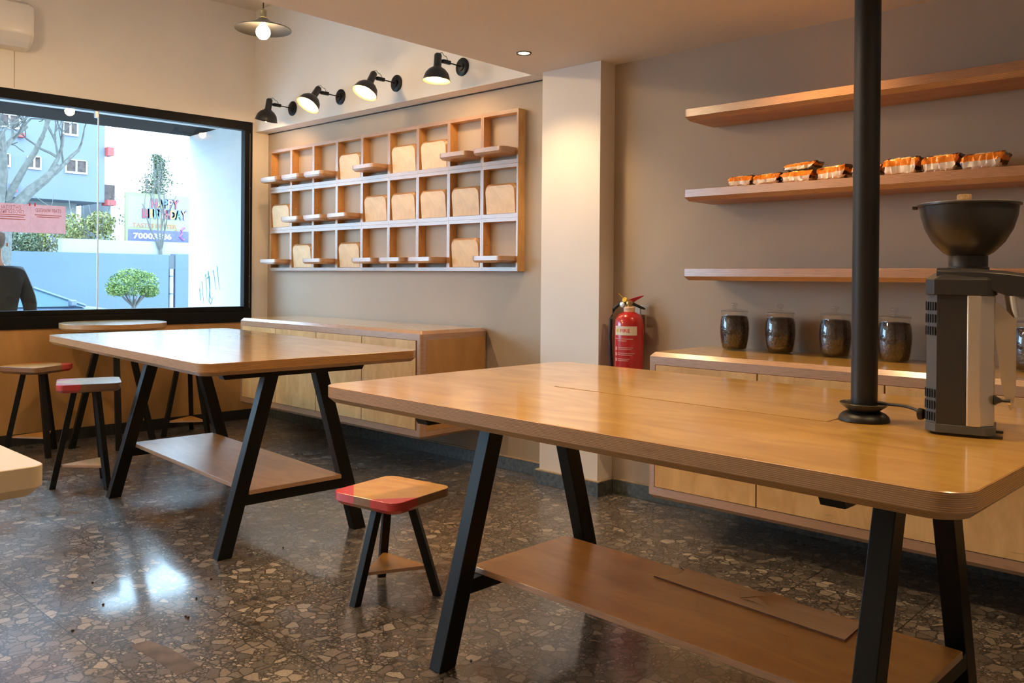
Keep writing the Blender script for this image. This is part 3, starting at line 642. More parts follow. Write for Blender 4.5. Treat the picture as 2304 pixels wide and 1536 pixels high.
# long thin bag holder plate swinging below the spout
pl_ = [(0.085, 0.345), (0.100, 0.345), (0.142, 0.300), (0.142, 0.12), (0.135, 0.075), (0.130, 0.073), (0.112, 0.12), (0.094, 0.27)]
pl_ = [(x - 0.02, z) for x, z in pl_]
M().loft([[(x, -0.036, z) for x, z in pl_], [(x, -0.033, z) for x, z in pl_]]).build('bag_holder', P('satin_plate', (0.66, 0.56, 0.42), 0.35, 0.8), G, bevel=0.0006)
rx = Matrix.Rotation(pi / 2, 3, 'Y')
M().lathe([(0.012, 0.0), (0.013, 0.003), (0.009, 0.008), (0.006, 0.014), (0.004, 0.018), (0.004, 0.036)], 20, 0, (0.074, -0.042, 0.096), rx).build('knob', GBLK, G, smooth=True)
M().lathe([(0.006, 0.0), (0.006, 0.004), (0.003, 0.006)], 12, 0, (0.108, -0.0365, 0.093), Matrix.Rotation(pi / 2, 3, 'X')).build('rivet', STEEL, G, smooth=True)
for x, y in ((0.065, -0.045), (0.065, 0.045), (-0.06, -0.04), (-0.06, 0.04)):
    M().box(x - 0.012, x + 0.03 if x > 0 else x + 0.012, y - 0.008, y + 0.008, 0.0, 0.0065).build('foot', GBLK, G, bevel=0.002)
cb = M().tube([(6.631, -2.047, 1.022), (6.61, -2.035, 1.030), (6.585, -2.026, 1.034), (6.555, -2.014, 1.033), (6.525, -2.003, 1.031), (6.50, -1.998, 1.030)], 0.0042, 10)
cb.lathe([(0.006, -0.004), (0.014, 0.0), (0.016, 0.006), (0.016, 0.012), (0.008, 0.016)], 20, 0, (6.6365, -2.048, 1.021), Matrix.Rotation(radians(-90), 3, 'Y'))
tag(cb.build('power_cable', P('black_rubber', (0.012, 0.012, 0.013), 0.5, noise=0.1), smooth=True), 'short black power cable running from the back of the grinder to the black pole', 'cable')

# ================================================================== GLASS JARS
BEANS = None
def beans():
    mt, n, l, b = nodes_of('coffee_beans'); tc = n.new('ShaderNodeTexCoord'); v = n.new('ShaderNodeTexVoronoi'); v.inputs['Scale'].default_value = 95
    l.new(tc.outputs['Object'], v.inputs['Vector']); r = ramp(n, [(0.0, (0.055, 0.020, 0.010)), (0.5, (0.030, 0.011, 0.006)), (0.9, (0.008, 0.003, 0.002))]); l.new(v.outputs['Distance'], r.inputs[0])
    mu = n.new('ShaderNodeMath'); mu.operation = 'MULTIPLY'; mu.inputs[1].default_value = 60; l.new(v.outputs['Distance'], mu.inputs[0])
    r.inputs[0].links and None; r2 = n.new('ShaderNodeMapRange'); r2.inputs[1].default_value = 0; r2.inputs[2].default_value = 0.9
    l.new(v.outputs['Distance'], r2.inputs[0]); l.new(r2.outputs[0], r.inputs[0]); l.new(r.outputs[0], b.inputs['Base Color']); b.inputs['Roughness'].default_value = 0.35
    bp = n.new('ShaderNodeBump'); bp.inputs['Strength'].default_value = 0.6; bp.inputs['Distance'].default_value = 0.004; bp.invert = True; l.new(r2.outputs[0], bp.inputs['Height']); l.new(bp.outputs[0], b.inputs['Normal'])
    return mt
BEANS = beans()
proto = None
jars = [(5.062, -0.150, 'glass jar of dark coffee beans, leftmost on the long cabinet, nearest the extinguisher'), (5.330, -0.150, 'glass jar of dark coffee beans, second from the left on the long cabinet'),
        (5.627, -0.150, 'glass jar of dark coffee beans just left of the black pole'), (5.928, -0.175, 'glass jar of dark coffee beans between the black pole and the grinder'),
        (6.51, -0.19, 'glass jar of dark coffee beans half cut off by the right edge behind the grinder')]
for i, (x, y, lab) in enumerate(jars):
    if proto is None:
        t = thing('coffee_jar', lab, 'jar', (x, y, 0.9845), 0, 'glass jars of coffee beans')
        outer = [(0.060, 0.0), (0.066, 0.004), (0.074, 0.04), (0.080, 0.09), (0.081, 0.12), (0.077, 0.165), (0.070, 0.190), (0.069, 0.200), (0.074, 0.205), (0.074, 0.211), (0.070, 0.212)]
        inner = [(r - 0.0035, z + (0.004 if k == 0 else 0)) for k, (r, z) in enumerate(outer)]
        M().lathe(outer, 48, 0, caps=False).lathe([(0.0, 0.0), (0.060, 0.0)], 48, 0, caps=False).build('glass_body', JARGLASS, t, smooth=True, angle=70)
        M().lathe([(0.056, 0.005), (0.063, 0.008), (0.070, 0.04), (0.0762, 0.09), (0.0772, 0.12), (0.0735, 0.165), (0.068, 0.183), (0.05, 0.188), (0.0, 0.190)], 48).build('beans', BEANS, t, smooth=True, angle=70)
        M().lathe([(0.073, 0.2125), (0.073, 0.217), (0.05, 0.222), (0.014, 0.226), (0.009, 0.230), (0.009, 0.236), (0.017, 0.243), (0.019, 0.250), (0.015, 0.258), (0.0, 0.260)], 40).build('glass_lid', JARGLASS, t, smooth=True, angle=70)
        M().lathe([(0.060, 0.2118), (0.0735, 0.2118), (0.0735, 0.2128), (0.060, 0.2128)], 40).build('seal_ring', P('seal_ring', (0.45, 0.42, 0.38), 0.5), t, smooth=True)
        proto = t
    else:
        c = copy_tree(proto); c.location = (x, y, 0.9845); c['label'] = lab; c.rotation_euler = (0, 0, i)

# ================================================================== COFFEE BAGS
ORG = P('orange_foil', (0.78, 0.24, 0.02), 0.28, 0.25, coat=0.4, noise=0.25, nscale=30, bump=0.7, bscale=45)
WHF = P('white_label_foil', (0.72, 0.66, 0.60), 0.3, 0.15, coat=0.3, noise=0.12, nscale=30, bump=0.6, bscale=45)
BRN = P('dark_brown_foil', (0.05, 0.018, 0.008), 0.3, 0.3, coat=0.4, noise=0.3, bump=0.6, bscale=45)
TAN = P('tan_label', (0.62, 0.45, 0.22), 0.5, noise=0.1)
def bag(label, x0, x1, z, h, tilt=0.0, seed=0, y0=-0.24, dep=0.12, topcol=1, sag=0.0, open_end=True):
    """side-gusseted coffee bag lying on its back, long front side to the room"""
    rnd = random.Random(seed); n = 22; L = x1 - x0; rings = []; k = 20
    mats = [ORG, WHF, BRN, TAN]
    for i in range(n + 1):
        u = i / n; e = min(u, 1 - u) / 0.10; e = min(1, e); pf = 0.55 + 0.45 * math.sin(min(1, e) * pi / 2)
        if u > 0.86 and open_end: pf *= 1 - 0.5 * (u - 0.86) / 0.14
        ring = []
        for j in range(k):
            a = 2 * pi * j / k; ca, sa = cos(a), sin(a); p = 0.35
            y = math.copysign(abs(ca) ** p, ca) * dep / 2 * (0.92 + 0.08 * pf); zz = math.copysign(abs(sa) ** p, sa) * h / 2 * pf
            w = 0.0032 * rnd.uniform(-1, 1)
            lift = tilt * u * L + (0.35 * h * max(0, (u - 0.86) / 0.14) if open_end else 0)
            ring.append((u * L + w * 1.5, y + w * 2, h / 2 + zz + w + lift + sag * sin(pi * u)))
        rings.append(ring)
    mm = M().loft(rings, 0)
    for fi, f in enumerate(mm.f):
        c = [sum(mm.v[q][d] for q in f) / len(f) for d in range(3)]; u = c[0] / L; zr = (c[2] - tilt * c[0]) / h
        if len(f) > 4: mm.m[fi] = 2
        elif zr > 0.93: mm.m[fi] = 3 if 0.3 < u < 0.75 and topcol else 2
        elif u < 0.05 or u > 0.90: mm.m[fi] = 0 if zr > 0.45 else 2
        elif zr > 0.5: mm.m[fi] = 0
        else: mm.m[fi] = 1
    mn = min(v[2] for v in mm.v)
    mm.v = [(a, b2, c - mn) for a, b2, c in mm.v]
    o = mm.build('coffee_bag', mats, None, smooth=True, angle=50, loc=(x0, y0 + dep / 2 - 0.02, z + 0.0005))
    tag(o, label, 'bag', 'foil coffee bags on the middle shelf'); return o
ZS = 1.8735
bag('orange and white foil coffee bag at the far left end of the middle shelf', 5.075, 5.213, ZS, 0.056, 0.0, 1)
bag('orange and white foil coffee bag, second from the left on the middle shelf', 5.220, 5.368, ZS, 0.055, 0.04, 2)
bag('orange and white foil bag at the bottom of the two-high pile', 5.376, 5.545, ZS, 0.058, 0.02, 3)
bag('crumpled foil coffee bag with tan label lying on top of another, left of the pole', 5.385, 5.55, ZS + 0.064, 0.035, 0.06, 4, y0=-0.22, open_end=True)
bag('mostly silver white foil coffee bag with orange strip, just left of the black pole', 5.565, 5.715, ZS, 0.066, 0.08, 5)
bag('foil coffee bag half hidden directly behind the black pole', 5.745, 5.885, ZS, 0.060, 0.0, 6)
bag('shiny orange and white foil coffee bag just right of the black pole', 5.895, 6.055, ZS, 0.082, 0.01, 7)
bag('orange and white foil coffee bag, second from the right end of the row', 6.068, 6.228, ZS, 0.078, 0.03, 8)
bag('foil coffee bag with a large white side, last on the right end of the row', 6.238, 6.412, ZS, 0.072, 0.03, 9)

# ================================================================== FIRE EXTINGUISHER
RED = P('extinguisher_red', (0.50, 0.012, 0.014), 0.25, coat=0.8, noise=0.03)
LBW = P('label_cream', (0.80, 0.76, 0.62), 0.5); LTR = P('label_red_ink', (0.72, 0.05, 0.02), 0.5); LTY = P('label_yellow_ink', (0.78, 0.60, 0.03), 0.5)
LTP = P('label_pale_print', (0.72, 0.42, 0.38), 0.5)
YEL = P('yellow_plastic', (0.80, 0.55, 0.03), 0.4); BRS = P('brass', (0.65, 0.45, 0.2), 0.3, 1.0)
E_ = thing('fire_extinguisher', 'red fire extinguisher hanging on the greige wall right of the white column', 'fire extinguisher', (4.328, -0.112, 0.60))
r0 = 0.090
M().lathe([(0.07, 0.0), (0.086, 0.005), (0.09, 0.015), (0.09, 0.49), (0.084, 0.525), (0.066, 0.552), (0.036, 0.567), (0.03, 0.572)], 64).build('cylinder', RED, E_, smooth=True, angle=60)
M().lathe([(0.034, 0.567), (0.036, 0.595), (0.030, 0.600)], 32).build('neck_tag', P('tag_white_orange', (0.82, 0.60, 0.42), 0.5, noise=0.25, nscale=90), E_, smooth=True)
M().lathe([(0.018, 0.598), (0.018, 0.612), (0.024, 0.614), (0.024, 0.632), (0.014, 0.640)], 20).build('valve', BRS, E_, smooth=True, angle=40)
FDX = radians(-90 + 24 - 46)   # label faces the room, slightly to the left
def wrapped(mm, rr_=r0 + 0.0006, zc=0.0, a0=0.0):
    mm.v = [((rr_ + y) * cos(a0 + x / r0), (rr_ + y) * sin(a0 + x / r0), z + zc) for x, y, z in mm.v]; return mm
A0 = radians(-62)
def patch(w, h, th=0.0004, seg=14):
    mm = M(); rings = []
    for i in range(seg + 1):
        x = -w / 2 + w * i / seg; rings.append([(x, 0, -h / 2), (x, th, -h / 2), (x, th, h / 2), (x, 0, h / 2)])
    return mm.loft(rings, 0)
wrapped(patch(0.150, 0.055), zc=0.455, a0=A0 - 0.16).build('brand_label', LBW, E_, smooth=True, angle=30)
def wraptext(s, size, mat, x, z, name, width=None, bold=True):
    o = text(s, size, mat, extrude=0.0003, bold=bold, width=width); mm = M(); me = o.data
    vs = [(v.co.x + x, 0.0006 + v.co.z, v.co.y) for v in me.vertices]; mm.add(vs, [tuple(p.vertices) for p in me.polygons]); bpy.data.objects.remove(o)
    return wrapped(mm, zc=z, a0=A0 - 0.16).build(name, mat, E_)
wraptext('MO', 0.030, LTY, -0.050, 0.454, 'lettering', 0.030)
wraptext('FIRE', 0.030, LTR, 0.000, 0.454, 'lettering', 0.062)
pr_ = M()
def lines(zl, w, x, n=1, h=0.0035):
    for k in range(n): 
        q = patch(w * (1 - 0.12 * k), h, 0.0004, 10); q.v = [(a + x - w * 0.06 * k, b2, c) for a, b2, c in q.v]; pr_.add([(a, b2, c + zl - k * 0.010) for a, b2, c in q.v], q.f)
lines(0.405, 0.12, -0.012); lines(0.393, 0.06, -0.02); lines(0.352, 0.10, 0.0, 2); lines(0.318, 0.11, 0.005, 2); lines(0.283, 0.08, -0.01, 2); lines(0.222, 0.08, -0.005); lines(0.212, 0.11, -0.005); lines(0.150, 0.12, 0, 3)
for zz in (0.345, 0.312, 0.278): 
    q = patch(0.014, 0.020, 0.0004, 4); q.v = [(a - 0.066, b2, c + zz) for a, b2, c in q.v]; wrapped(q, a0=A0 - 0.16).build('pictogram', LTP, E_)
wrapped(pr_, a0=A0 - 0.16).build('instruction_print', LTP, E_)
# handle: red lever above, black carry handle below
def blade(pts, w, name, mat):
    M().loft([[(p[0], -w / 2, p[1]) for p in pts], [(p[0], w / 2, p[1]) for p in pts]]).build(name, mat, E_, rot=(0, 0, radians(38)), bevel=0.002)
blade([(-0.014, 0.618), (0.020, 0.622), (0.045, 0.640), (0.086, 0.664), (0.088, 0.670), (0.060, 0.664), (0.020, 0.652), (-0.010, 0.640)], 0.022, 'lever', RED)
blade([(0.008, 0.612), (0.075, 0.585), (0.098, 0.582), (0.096, 0.592), (0.06, 0.610), (0.02, 0.628)], 0.024, 'carry_handle', P('black_handle', (0.02, 0.022, 0.025), 0.4))
M().lathe([(0.004, 0.0), (0.016, 0.002), (0.016, 0.010), (0.003, 0.012)], 20, 0, (-0.018, -0.018, 0.640), Matrix.Rotation(radians(70), 3, 'X')).tube([(-0.02, -0.03, 0.648), (-0.052, -0.045, 0.682)], 0.0018, 6).build('safety_pin', YEL, E_, smooth=True)
M().lathe([(0.004, 0.0), (0.017, 0.001), (0.017, 0.010), (0.010, 0.012)], 24, 0, (-0.030, -0.026, 0.612), Matrix.Rotation(radians(90), 3, 'X')).build('pressure_gauge', P('gauge_face', (0.6, 0.62, 0.6), 0.2, 0.3, noise=0.2), E_, smooth=True)
M().tube([(-0.02, -0.005, 0.622), (-0.06, -0.014, 0.618), (-0.10, -0.022, 0.585), (-0.118, -0.028, 0.52), (-0.122, -0.03, 0.42), (-0.118, -0.03, 0.30), (-0.108, -0.03, 0.2), (-0.10, -0.03, 0.12)], 0.0115, 14).build('hose', P('hose_rubber', (0.015, 0.015, 0.016), 0.4), E_, smooth=True)
M().box(-0.02, 0.02, 0.085, 0.111, 0.44, 0.60).box(0.03, 0.09, 0.082, 0.084, 0.55, 0.61).build('wall_bracket', P('bracket_white', (0.6, 0.66, 0.7), 0.4), E_)

# ================================================================== OFFCUT ON LOWER SHELF
def onshelf(wx, wy): return (wx, wy)
oc = [(5.752, -1.908), (6.545, -2.010), (6.57, -1.855), (5.685, -1.700)]
arc = []
for i in range(9):
    a = radians(-95 + 135 * i / 8); arc.append((5.645 + 0.105 * cos(a), -1.812 + 0.10 * sin(a)))
ring = [(5.748, -1.912), (6.50, -1.968), (6.52, -1.82), (5.70, -1.765)]
ring = [(5.742, -1.905), (6.40, -1.966), (6.395, -1.808), (5.715, -1.752), (5.742, -1.775), (5.752, -1.805), (5.748, -1.840), (5.733, -1.865), (5.712, -1.885), (5.695, -1.901)]
CARD = veneer('cut_card', (0.78, 0.52, 0.27), (0.86, 0.60, 0.33), rough=0.55, coat=0)
oc_ = M().loft([[(x, y, 0.3168) for x, y in ring], [(x, y, 0.3218) for x, y in ring]], 1, m0=0, m1=0).build('card_sheet', [CARD, P('card_edge', (0.16, 0.07, 0.05), 0.7)])
tag(oc_, 'thin tan board offcut with rounded notch on lower shelf of the near table', 'offcut')
scrap = M()
for (a, b2, h) in (((6.02, -1.88), (6.17, -1.79), 0.012), ((6.03, -1.885), (6.14, -1.905), 0.006)):
    d = Vector((b2[0] - a[0], b2[1] - a[1])); nrm = Vector((-d.y, d.x)).normalized() * 0.05
    r_ = []
    for i in range(9):
        u = i / 8; p = Vector(a) + d * u; z = 0.3222 + h * sin(pi * u)
        r_.append([(p.x, p.y, z), (p.x + nrm.x * (1 - u), p.y + nrm.y * (1 - u), z + h * 0.3 + 0.001), (p.x + nrm.x * (1 - u), p.y + nrm.y * (1 - u), z + h * 0.3 + 0.0016), (p.x, p.y, z + 0.0006)])
    scrap.loft(r_)
tag(scrap.build('paper_scrap', P('tan_paper', (0.66, 0.42, 0.2), 0.6, noise=0.1), smooth=True), 'curled scrap of tan paper lying on the board offcut on the lower shelf', 'paper')

# ================================================================== AIR CONDITIONER
AC = thing('air_conditioner', 'white wall air conditioner cut off at the top left corner of the photo', 'air conditioner', (-0.108, -2.10, 3.13), TH)
def acring(y, ins):
    return [(0.001, y, 0.36 - ins), (0.15 - ins, y, 0.36 - ins), (0.20 - ins, y, 0.33 - ins), (0.215 - ins, y, 0.26), (0.21 - ins, y, 0.10), (0.19 - ins, y, 0.05 + ins), (0.14 - ins, y, 0.015 + ins), (0.08, y, ins), (0.001, y, ins)]
ACW = P('ac_white_plastic', (0.80, 0.76, 0.71), 0.35, coat=0.2)
M().loft([acring(-0.82, 0.02), acring(-0.80, 0), acring(-0.05, 0), acring(-0.012, 0.012), acring(0.0, 0.035)]).build('casing', ACW, AC, smooth=True, angle=35)
M().loft([[(0.2145, y, 0.092), (0.196, y, 0.046), (0.150, y, 0.008), (0.152, y, 0.002), (0.200, y, 0.042), (0.219, y, 0.092)] for y in (-0.78, -0.045)]).build('louvre', P('ac_louvre', (0.66, 0.64, 0.64), 0.4), AC)

# ================================================================== NOTICE ON THE GLASS
def papermat():
    mt, n, l, b = nodes_of('pink_notice_paper'); n.remove(b); d = n.new('ShaderNodeBsdfDiffuse'); t = n.new('ShaderNodeBsdfTranslucent'); x = n.new('ShaderNodeMixShader')
    tc = n.new('ShaderNodeTexCoord'); nz = n.new('ShaderNodeTexNoise'); nz.inputs['Scale'].default_value = 30; l.new(tc.outputs['Object'], nz.inputs['Vector'])
    r = ramp(n, [(0.3, (0.76, 0.55, 0.57)), (0.7, (0.82, 0.61, 0.63))]); l.new(nz.outputs[0], r.inputs[0]); l.new(r.outputs[0], d.inputs[0]); l.new(r.outputs[0], t.inputs[0])
    x.inputs[0].default_value = 0.6; l.new(d.outputs[0], x.inputs[1]); l.new(t.outputs[0], x.inputs[2]); l.new(x.outputs[0], n['Material Output'].inputs[0]); return mt
PAP = papermat()
INK = P('red_notice_ink', (0.50, 0.16, 0.14), 0.7)
def notice(label, y0, y1, words, bars):
    t = thing('notice', label, 'notice', (-0.0, 0, 0), TH, 'staff notices taped on the glass')
    M().box(-0.0218, -0.0210, y0, y1, 1.70, 1.928).build('paper', PAP, t)
    yc = (y0 + y1) / 2; its = []
    for s, z, w in words:
        o = text(s, 0.04, INK, extrude=0.0002, width=w)
        # written for the street: reads mirrored from inside (text x axis runs along -y)
        mt = Matrix.Translation((-0.0206, yc, z)) @ Matrix(((0, 0, 1, 0), (-1, 0, 0, 0), (0, 1, 0, 0), (0, 0, 0, 1)))
        its.append((o, mt))
    merge_text(its, 'lettering', INK, t)
    b_ = M()
    for z, w in bars: b_.box(-0.0209, -0.0205, yc - w / 2, yc + w / 2, z - 0.003, z + 0.003)
    b_.build('small_print', INK, t)
    M().box(-0.0212, -0.0202, y1 - 0.235 if y1 > -2 else y1 - 0.01, y1 - 0.225 if y1 > -2 else y1, 1.915, 1.94).build('tape', P('red_tape', (0.6, 0.03, 0.03), 0.5), t)
notice('pink paper notice reading STAFF WANTED, mirrored, taped on the window glass', -2.075, -1.812, [('STAFF WANTED', 1.883, 0.19)], [(1.846, 0.20), (1.830, 0.17)])
notice('pink paper notice in Greek, mirrored, cut off by the left edge of the photo', -2.345, -2.0755, [('ΖΗΤΕΙΤΑΙ', 1.895, 0.14), ('ΠΡΟΣΩΠΙΚΟ', 1.862, 0.17)], [(1.838, 0.20), (1.822, 0.18), (1.803, 0.20)])

# ================================================================== OUTSIDE
OUTW = P('outside_white_render', (0.5, 0.51, 0.51), 0.8, noise=0.02)
struct(M().box(-0.765, -0.252, -7.0, 0.1, 2.857, 3.4).build('wall_lintel', OUTW)).rotation_euler = WR
struct(M().box(-1.40, -0.062, -0.178, -0.177, -0.1, 2.855).box(-1.40, -0.252, -0.177, 0.2, -0.1, 2.855).build('wall_outside', OUTW)).rotation_euler = WR
cn = M().box(-1.43, -0.768, -7.0, 0.1, 2.86, 3.1).build('canopy', P('dark_canopy', (0.012, 0.008, 0.006), 0.8, noise=0.1, spec=0.1)); cn.rotation_euler = WR; tag(cn, 'dark brown canopy slab outside above the shop window', 'canopy')
TEAL = P('teal_spray_paint', (0.003, 0.13, 0.16), 0.6)
g_ = M()
strokes = [[(-1.145, 1.16), (-1.12, 1.23), (-1.10, 1.10), (-1.06, 1.17)], [(-1.07, 1.30), (-1.02, 1.06)], [(-1.02, 1.31), (-0.98, 1.38), (-0.94, 1.10)], [(-0.93, 1.37), (-0.92, 1.41), (-0.87, 1.14), (-0.83, 1.12)], [(-0.92, 1.34), (-0.89, 1.36), (-0.88, 1.24), (-0.90, 1.10), (-0.86, 1.07), (-0.80, 1.15)], [(-0.83, 1.40), (-0.80, 1.42), (-0.74, 1.22)], [(-0.72, 1.46), (-0.66, 1.22)], [(-0.95, 1.33), (-0.90, 1.36)]]
for st in strokes:
    g_.tube([(x, 0, z) for x, z in st], [0.004] + [0.009] * (len(st) - 2) + [0.003] if len(st) > 2 else [0.009, 0.004], 6)
g_.v = [(x, y * 0.1 - 0.1785, z) for x, y, z in g_.v]
go = g_.build('graffiti', TEAL); go.rotation_euler = WR; tag(go, 'teal graffiti scrawl sprayed on the white wall outside the window', 'graffiti')
struct(M().box(-60, -1.6, -40, 60, -0.3, -0.1).build('ground', P('asphalt', (0.14, 0.15, 0.16), 0.8, noise=0.2, nscale=6)))
struct(M().box(-5.2, -0.26, -40, 60, -0.15, -0.02).build('pavement', P('paving', (0.45, 0.45, 0.45), 0.8, noise=0.1, nscale=3)))
BW = P('blue_grey_wall', (0.085, 0.118, 0.185), 0.8, noise=0.05, nscale=0.7)
o = M().box(-14.3, -14.0, -14, 5.62, -0.1, 1.865).build('street_wall', BW); tag(o, 'long blue grey wall across the street, left of the drain pipe', 'wall')
o = M().box(-14.3, -14.0, 5.80, 20, -0.1, 1.89).build('street_wall', BW); tag(o, 'end piece of blue grey street wall right of the drain pipe', 'wall')
dp_ = thing('drain_pipe', 'white drain pipe with dark joints in the gap of the blue grey street wall', 'pipe', (-14.05, 5.71, -0.1))
M().lathe([(0.055, 0.0), (0.055, 1.60)], 16).build('pipe', P('pipe_grey_white', (0.3, 0.32, 0.33), 0.5, noise=0.25, nscale=3), dp_, smooth=True)
for z in (0.5, 0.95, 1.4):
    M().lathe([(0.062, z), (0.062, z + 0.03)], 16).build('pipe_joint', P('joint_dark', (0.08, 0.09, 0.10), 0.6), dp_, smooth=True)
M().box(-0.12, 0.02, -0.09, 0.09, 1.60, 1.95).build('pipe_head', P('head_dark', (0.06, 0.07, 0.08), 0.6), dp_)
o = M().box(-14.75, -14.5, 3.22, 16, -0.1, 2.21).build('low_building_wall', P('white_outbuilding', (0.27, 0.28, 0.285), 0.8, noise=0.04, nscale=2)); tag(o, 'white outbuilding wall rising behind the blue grey street wall', 'wall')

# billboard
BBR = thing('billboard', 'colourful HAPPY BIRTHDAY billboard standing behind the street wall', 'billboard', (-15, 0, 0))
M().box(-0.08, 0.0, 4.94, 8.6, 2.23, 3.49).build('panel', P('billboard_pale_yellow', (0.21, 0.21, 0.11), 0.7, noise=0.12, nscale=1.5), BBR)
M().box(0.0005, 0.003, 5.0, 8.6, 2.235, 2.53).build('purple_band', P('billboard_violet', (0.08, 0.08, 0.19), 0.7, noise=0.2, nscale=12), BBR)
M().box(0.0005, 0.003, 5.0, 5.62, 2.60, 3.40).build('pale_field', P('billboard_white_field', (0.24, 0.25, 0.23), 0.7, noise=0.05), BBR)
FM = Matrix(((0, 0, 1, 0), (1, 0, 0, 0), (0, 1, 0, 0), (0, 0, 0, 1)))
def bbt(s, size, y, z, w, mat, d=0.006):
    o = text(s, size, mat, extrude=0.002, bold=True, width=w); return (o, Matrix.Translation((d, y, z)) @ FM)
inkO = P('billboard_orange', (0.28, 0.10, 0.04), 0.6); inkW = P('billboard_white', (0.7, 0.7, 0.6), 0.6); inkG = P('billboard_outline', (0.09, 0.10, 0.15), 0.6)
for w_, y, z, wd in (('HAPPY', 5.98, 3.23, 0.74), ('BIRTHDAY', 5.98, 2.95, 1.22)):
    ol = []
    for dy, dz in ((-0.018, 0), (0.018, 0), (0, 0.018), (0, -0.018)): ol.append(bbt(w_, 0.34, y + dy, z + dz, wd, inkG, 0.005))
    merge_text(ol, 'letter_outline', inkG, BBR)
cols = [P('balloon_red', (0.32, 0.04, 0.06), 0.5), P('balloon_yellow', (0.34, 0.30, 0.07), 0.5), P('balloon_blue', (0.08, 0.17, 0.30), 0.5), P('balloon_pink', (0.33, 0.17, 0.25), 0.5)]
for w_, y, z, wd in (('HAPPY', 5.98, 3.23, 0.74), ('BIRTHDAY', 5.98, 2.95, 1.22)):
    st = wd / len(w_)
    for i, chh in enumerate(w_):
        merge_text([bbt(chh, 0.33, y - wd / 2 + st * (i + 0.5), z, st * (0.5 if chh == 'I' else 0.95), cols[i % 4], 0.010)], 'letter', cols[i % 4], BBR)
merge_text([bbt('TASTES BETTER', 0.15, 5.71, 2.64, 1.20, inkO), bbt('AT', 0.06, 6.28, 2.545, 0.08, inkO)], 'slogan', inkO, BBR)
merge_text([bbt('70003586', 0.20, 5.65, 2.36, 1.02, inkW)], 'phone_number', inkW, BBR)
M().tube([(0.01, 6.52, 2.64), (0.01, 6.43, 2.56), (0.01, 6.45, 2.46), (0.01, 6.38, 2.38), (0.01, 6.5, 2.3)], 0.03, 6).build('pink_squiggle', P('billboard_magenta', (0.25, 0.07, 0.23), 0.6), BBR)
for y in (5.28, 7.9): M().box(-0.06, -0.01, y - 0.03, y + 0.03, -0.1, 2.229).build('post', P('post_grey', (0.55, 0.6, 0.65), 0.5), BBR)

# apartment building
BLD = thing('apartment_building', 'grey blue apartment block with red balconies behind the bare tree', 'building', (-26, 0, 0))
M().box(-9, 0, -16, 8.77, 4.05, 15).build('upper_wall', P('building_blue_grey', (0.12, 0.135, 0.165), 0.85, noise=0.05, nscale=0.5), BLD)
M().box(-9, -1.2, -16, 8.2, -0.1, 4.05).build('ground_floor_wall', P('building_beige', (0.22, 0.22, 0.21), 0.85, noise=0.1, nscale=0.6), BLD)
WINF = P('window_white_frame', (0.42, 0.43, 0.43), 0.6); WING = P('building_pane', (0.07, 0.05, 0.045), 0.5, noise=0.4, nscale=6, spec=0.1)
for (y0, y1, z0, z1) in ((7.40, 8.08, 5.12, 5.54), (6.12, 6.50, 5.14, 5.52), (5.0, 5.5, 5.14, 5.52), (7.3, 7.75, 6.5, 6.9), (5.2, 5.8, 6.5, 6.9)):
    w = M().box(0.0005, 0.05, y0 - 0.05, y1 + 0.05, z0 - 0.07, z0).box(0.0005, 0.04, y0 - 0.05, y0, z0, z1).box(0.0005, 0.04, y1, y1 + 0.05, z0, z1).box(0.0005, 0.04, (y0 + y1) / 2 - 0.03, (y0 + y1) / 2 + 0.03, z0, z1).box(0.0005, 0.04, y0, y1, z1, z1 + 0.03).build('window', WINF, BLD)
    M().box(0.001, 0.012, y0, y1, z0, z1).build('pane', WING, w)
for (y0, y1, z0, z1) in ((8.78, 9.02, 5.83, 6.15), (8.78, 9.1, 3.95, 4.15), (5.75, 5.95, 6.15, 6.3), (5.55, 5.7, 4.2, 4.5)):
    M().box(-0.3, 0.25, y0, y1, z0, z1).build('balcony', P('balcony_red', (0.34, 0.05, 0.045), 0.7), BLD)
M().box(-0.5, 0.0, 8.78, 9.15, 4.16, 4.75).build('balcony_window', WING, BLD)
o = M().box(-30, -27, 9.4, 13, -0.1, 4.2).build('white_house', OUTW); tag(o, 'low pale house between the apartment block and the billboard', 'house')

# trees
BARK = P('pale_bark', (0.085, 0.08, 0.07), 0.9, noise=0.3, nscale=12)
TWIG = P('grey_twig', (0.10, 0.095, 0.085), 0.9, noise=0.2)
LEAF = {}
def leafmat(name, c1, c2):
    mt, n, l, b = nodes_of(name); oi = n.new('ShaderNodeTexCoord'); t = n.new('ShaderNodeTexWhiteNoise'); 
    t2 = n.new('ShaderNodeTexNoise'); t2.inputs['Scale'].default_value = 14; l.new(oi.outputs['Object'], t2.inputs['Vector'])
    r = ramp(n, [(0.35, c1), (0.65, c2)]); l.new(t2.outputs[0], r.inputs[0]); l.new(r.outputs[0], b.inputs['Base Color']); b.inputs['Roughness'].default_value = 0.6
    return mt
L_TOP = leafmat('topiary_leaf', (0.05, 0.10, 0.02), (0.16, 0.22, 0.05))
L_DARK = leafmat('evergreen_leaf', (0.03, 0.055, 0.03), (0.11, 0.12, 0.055))
L_YEL = leafmat('yellow_green_leaf', (0.10, 0.12, 0.03), (0.28, 0.25, 0.08))
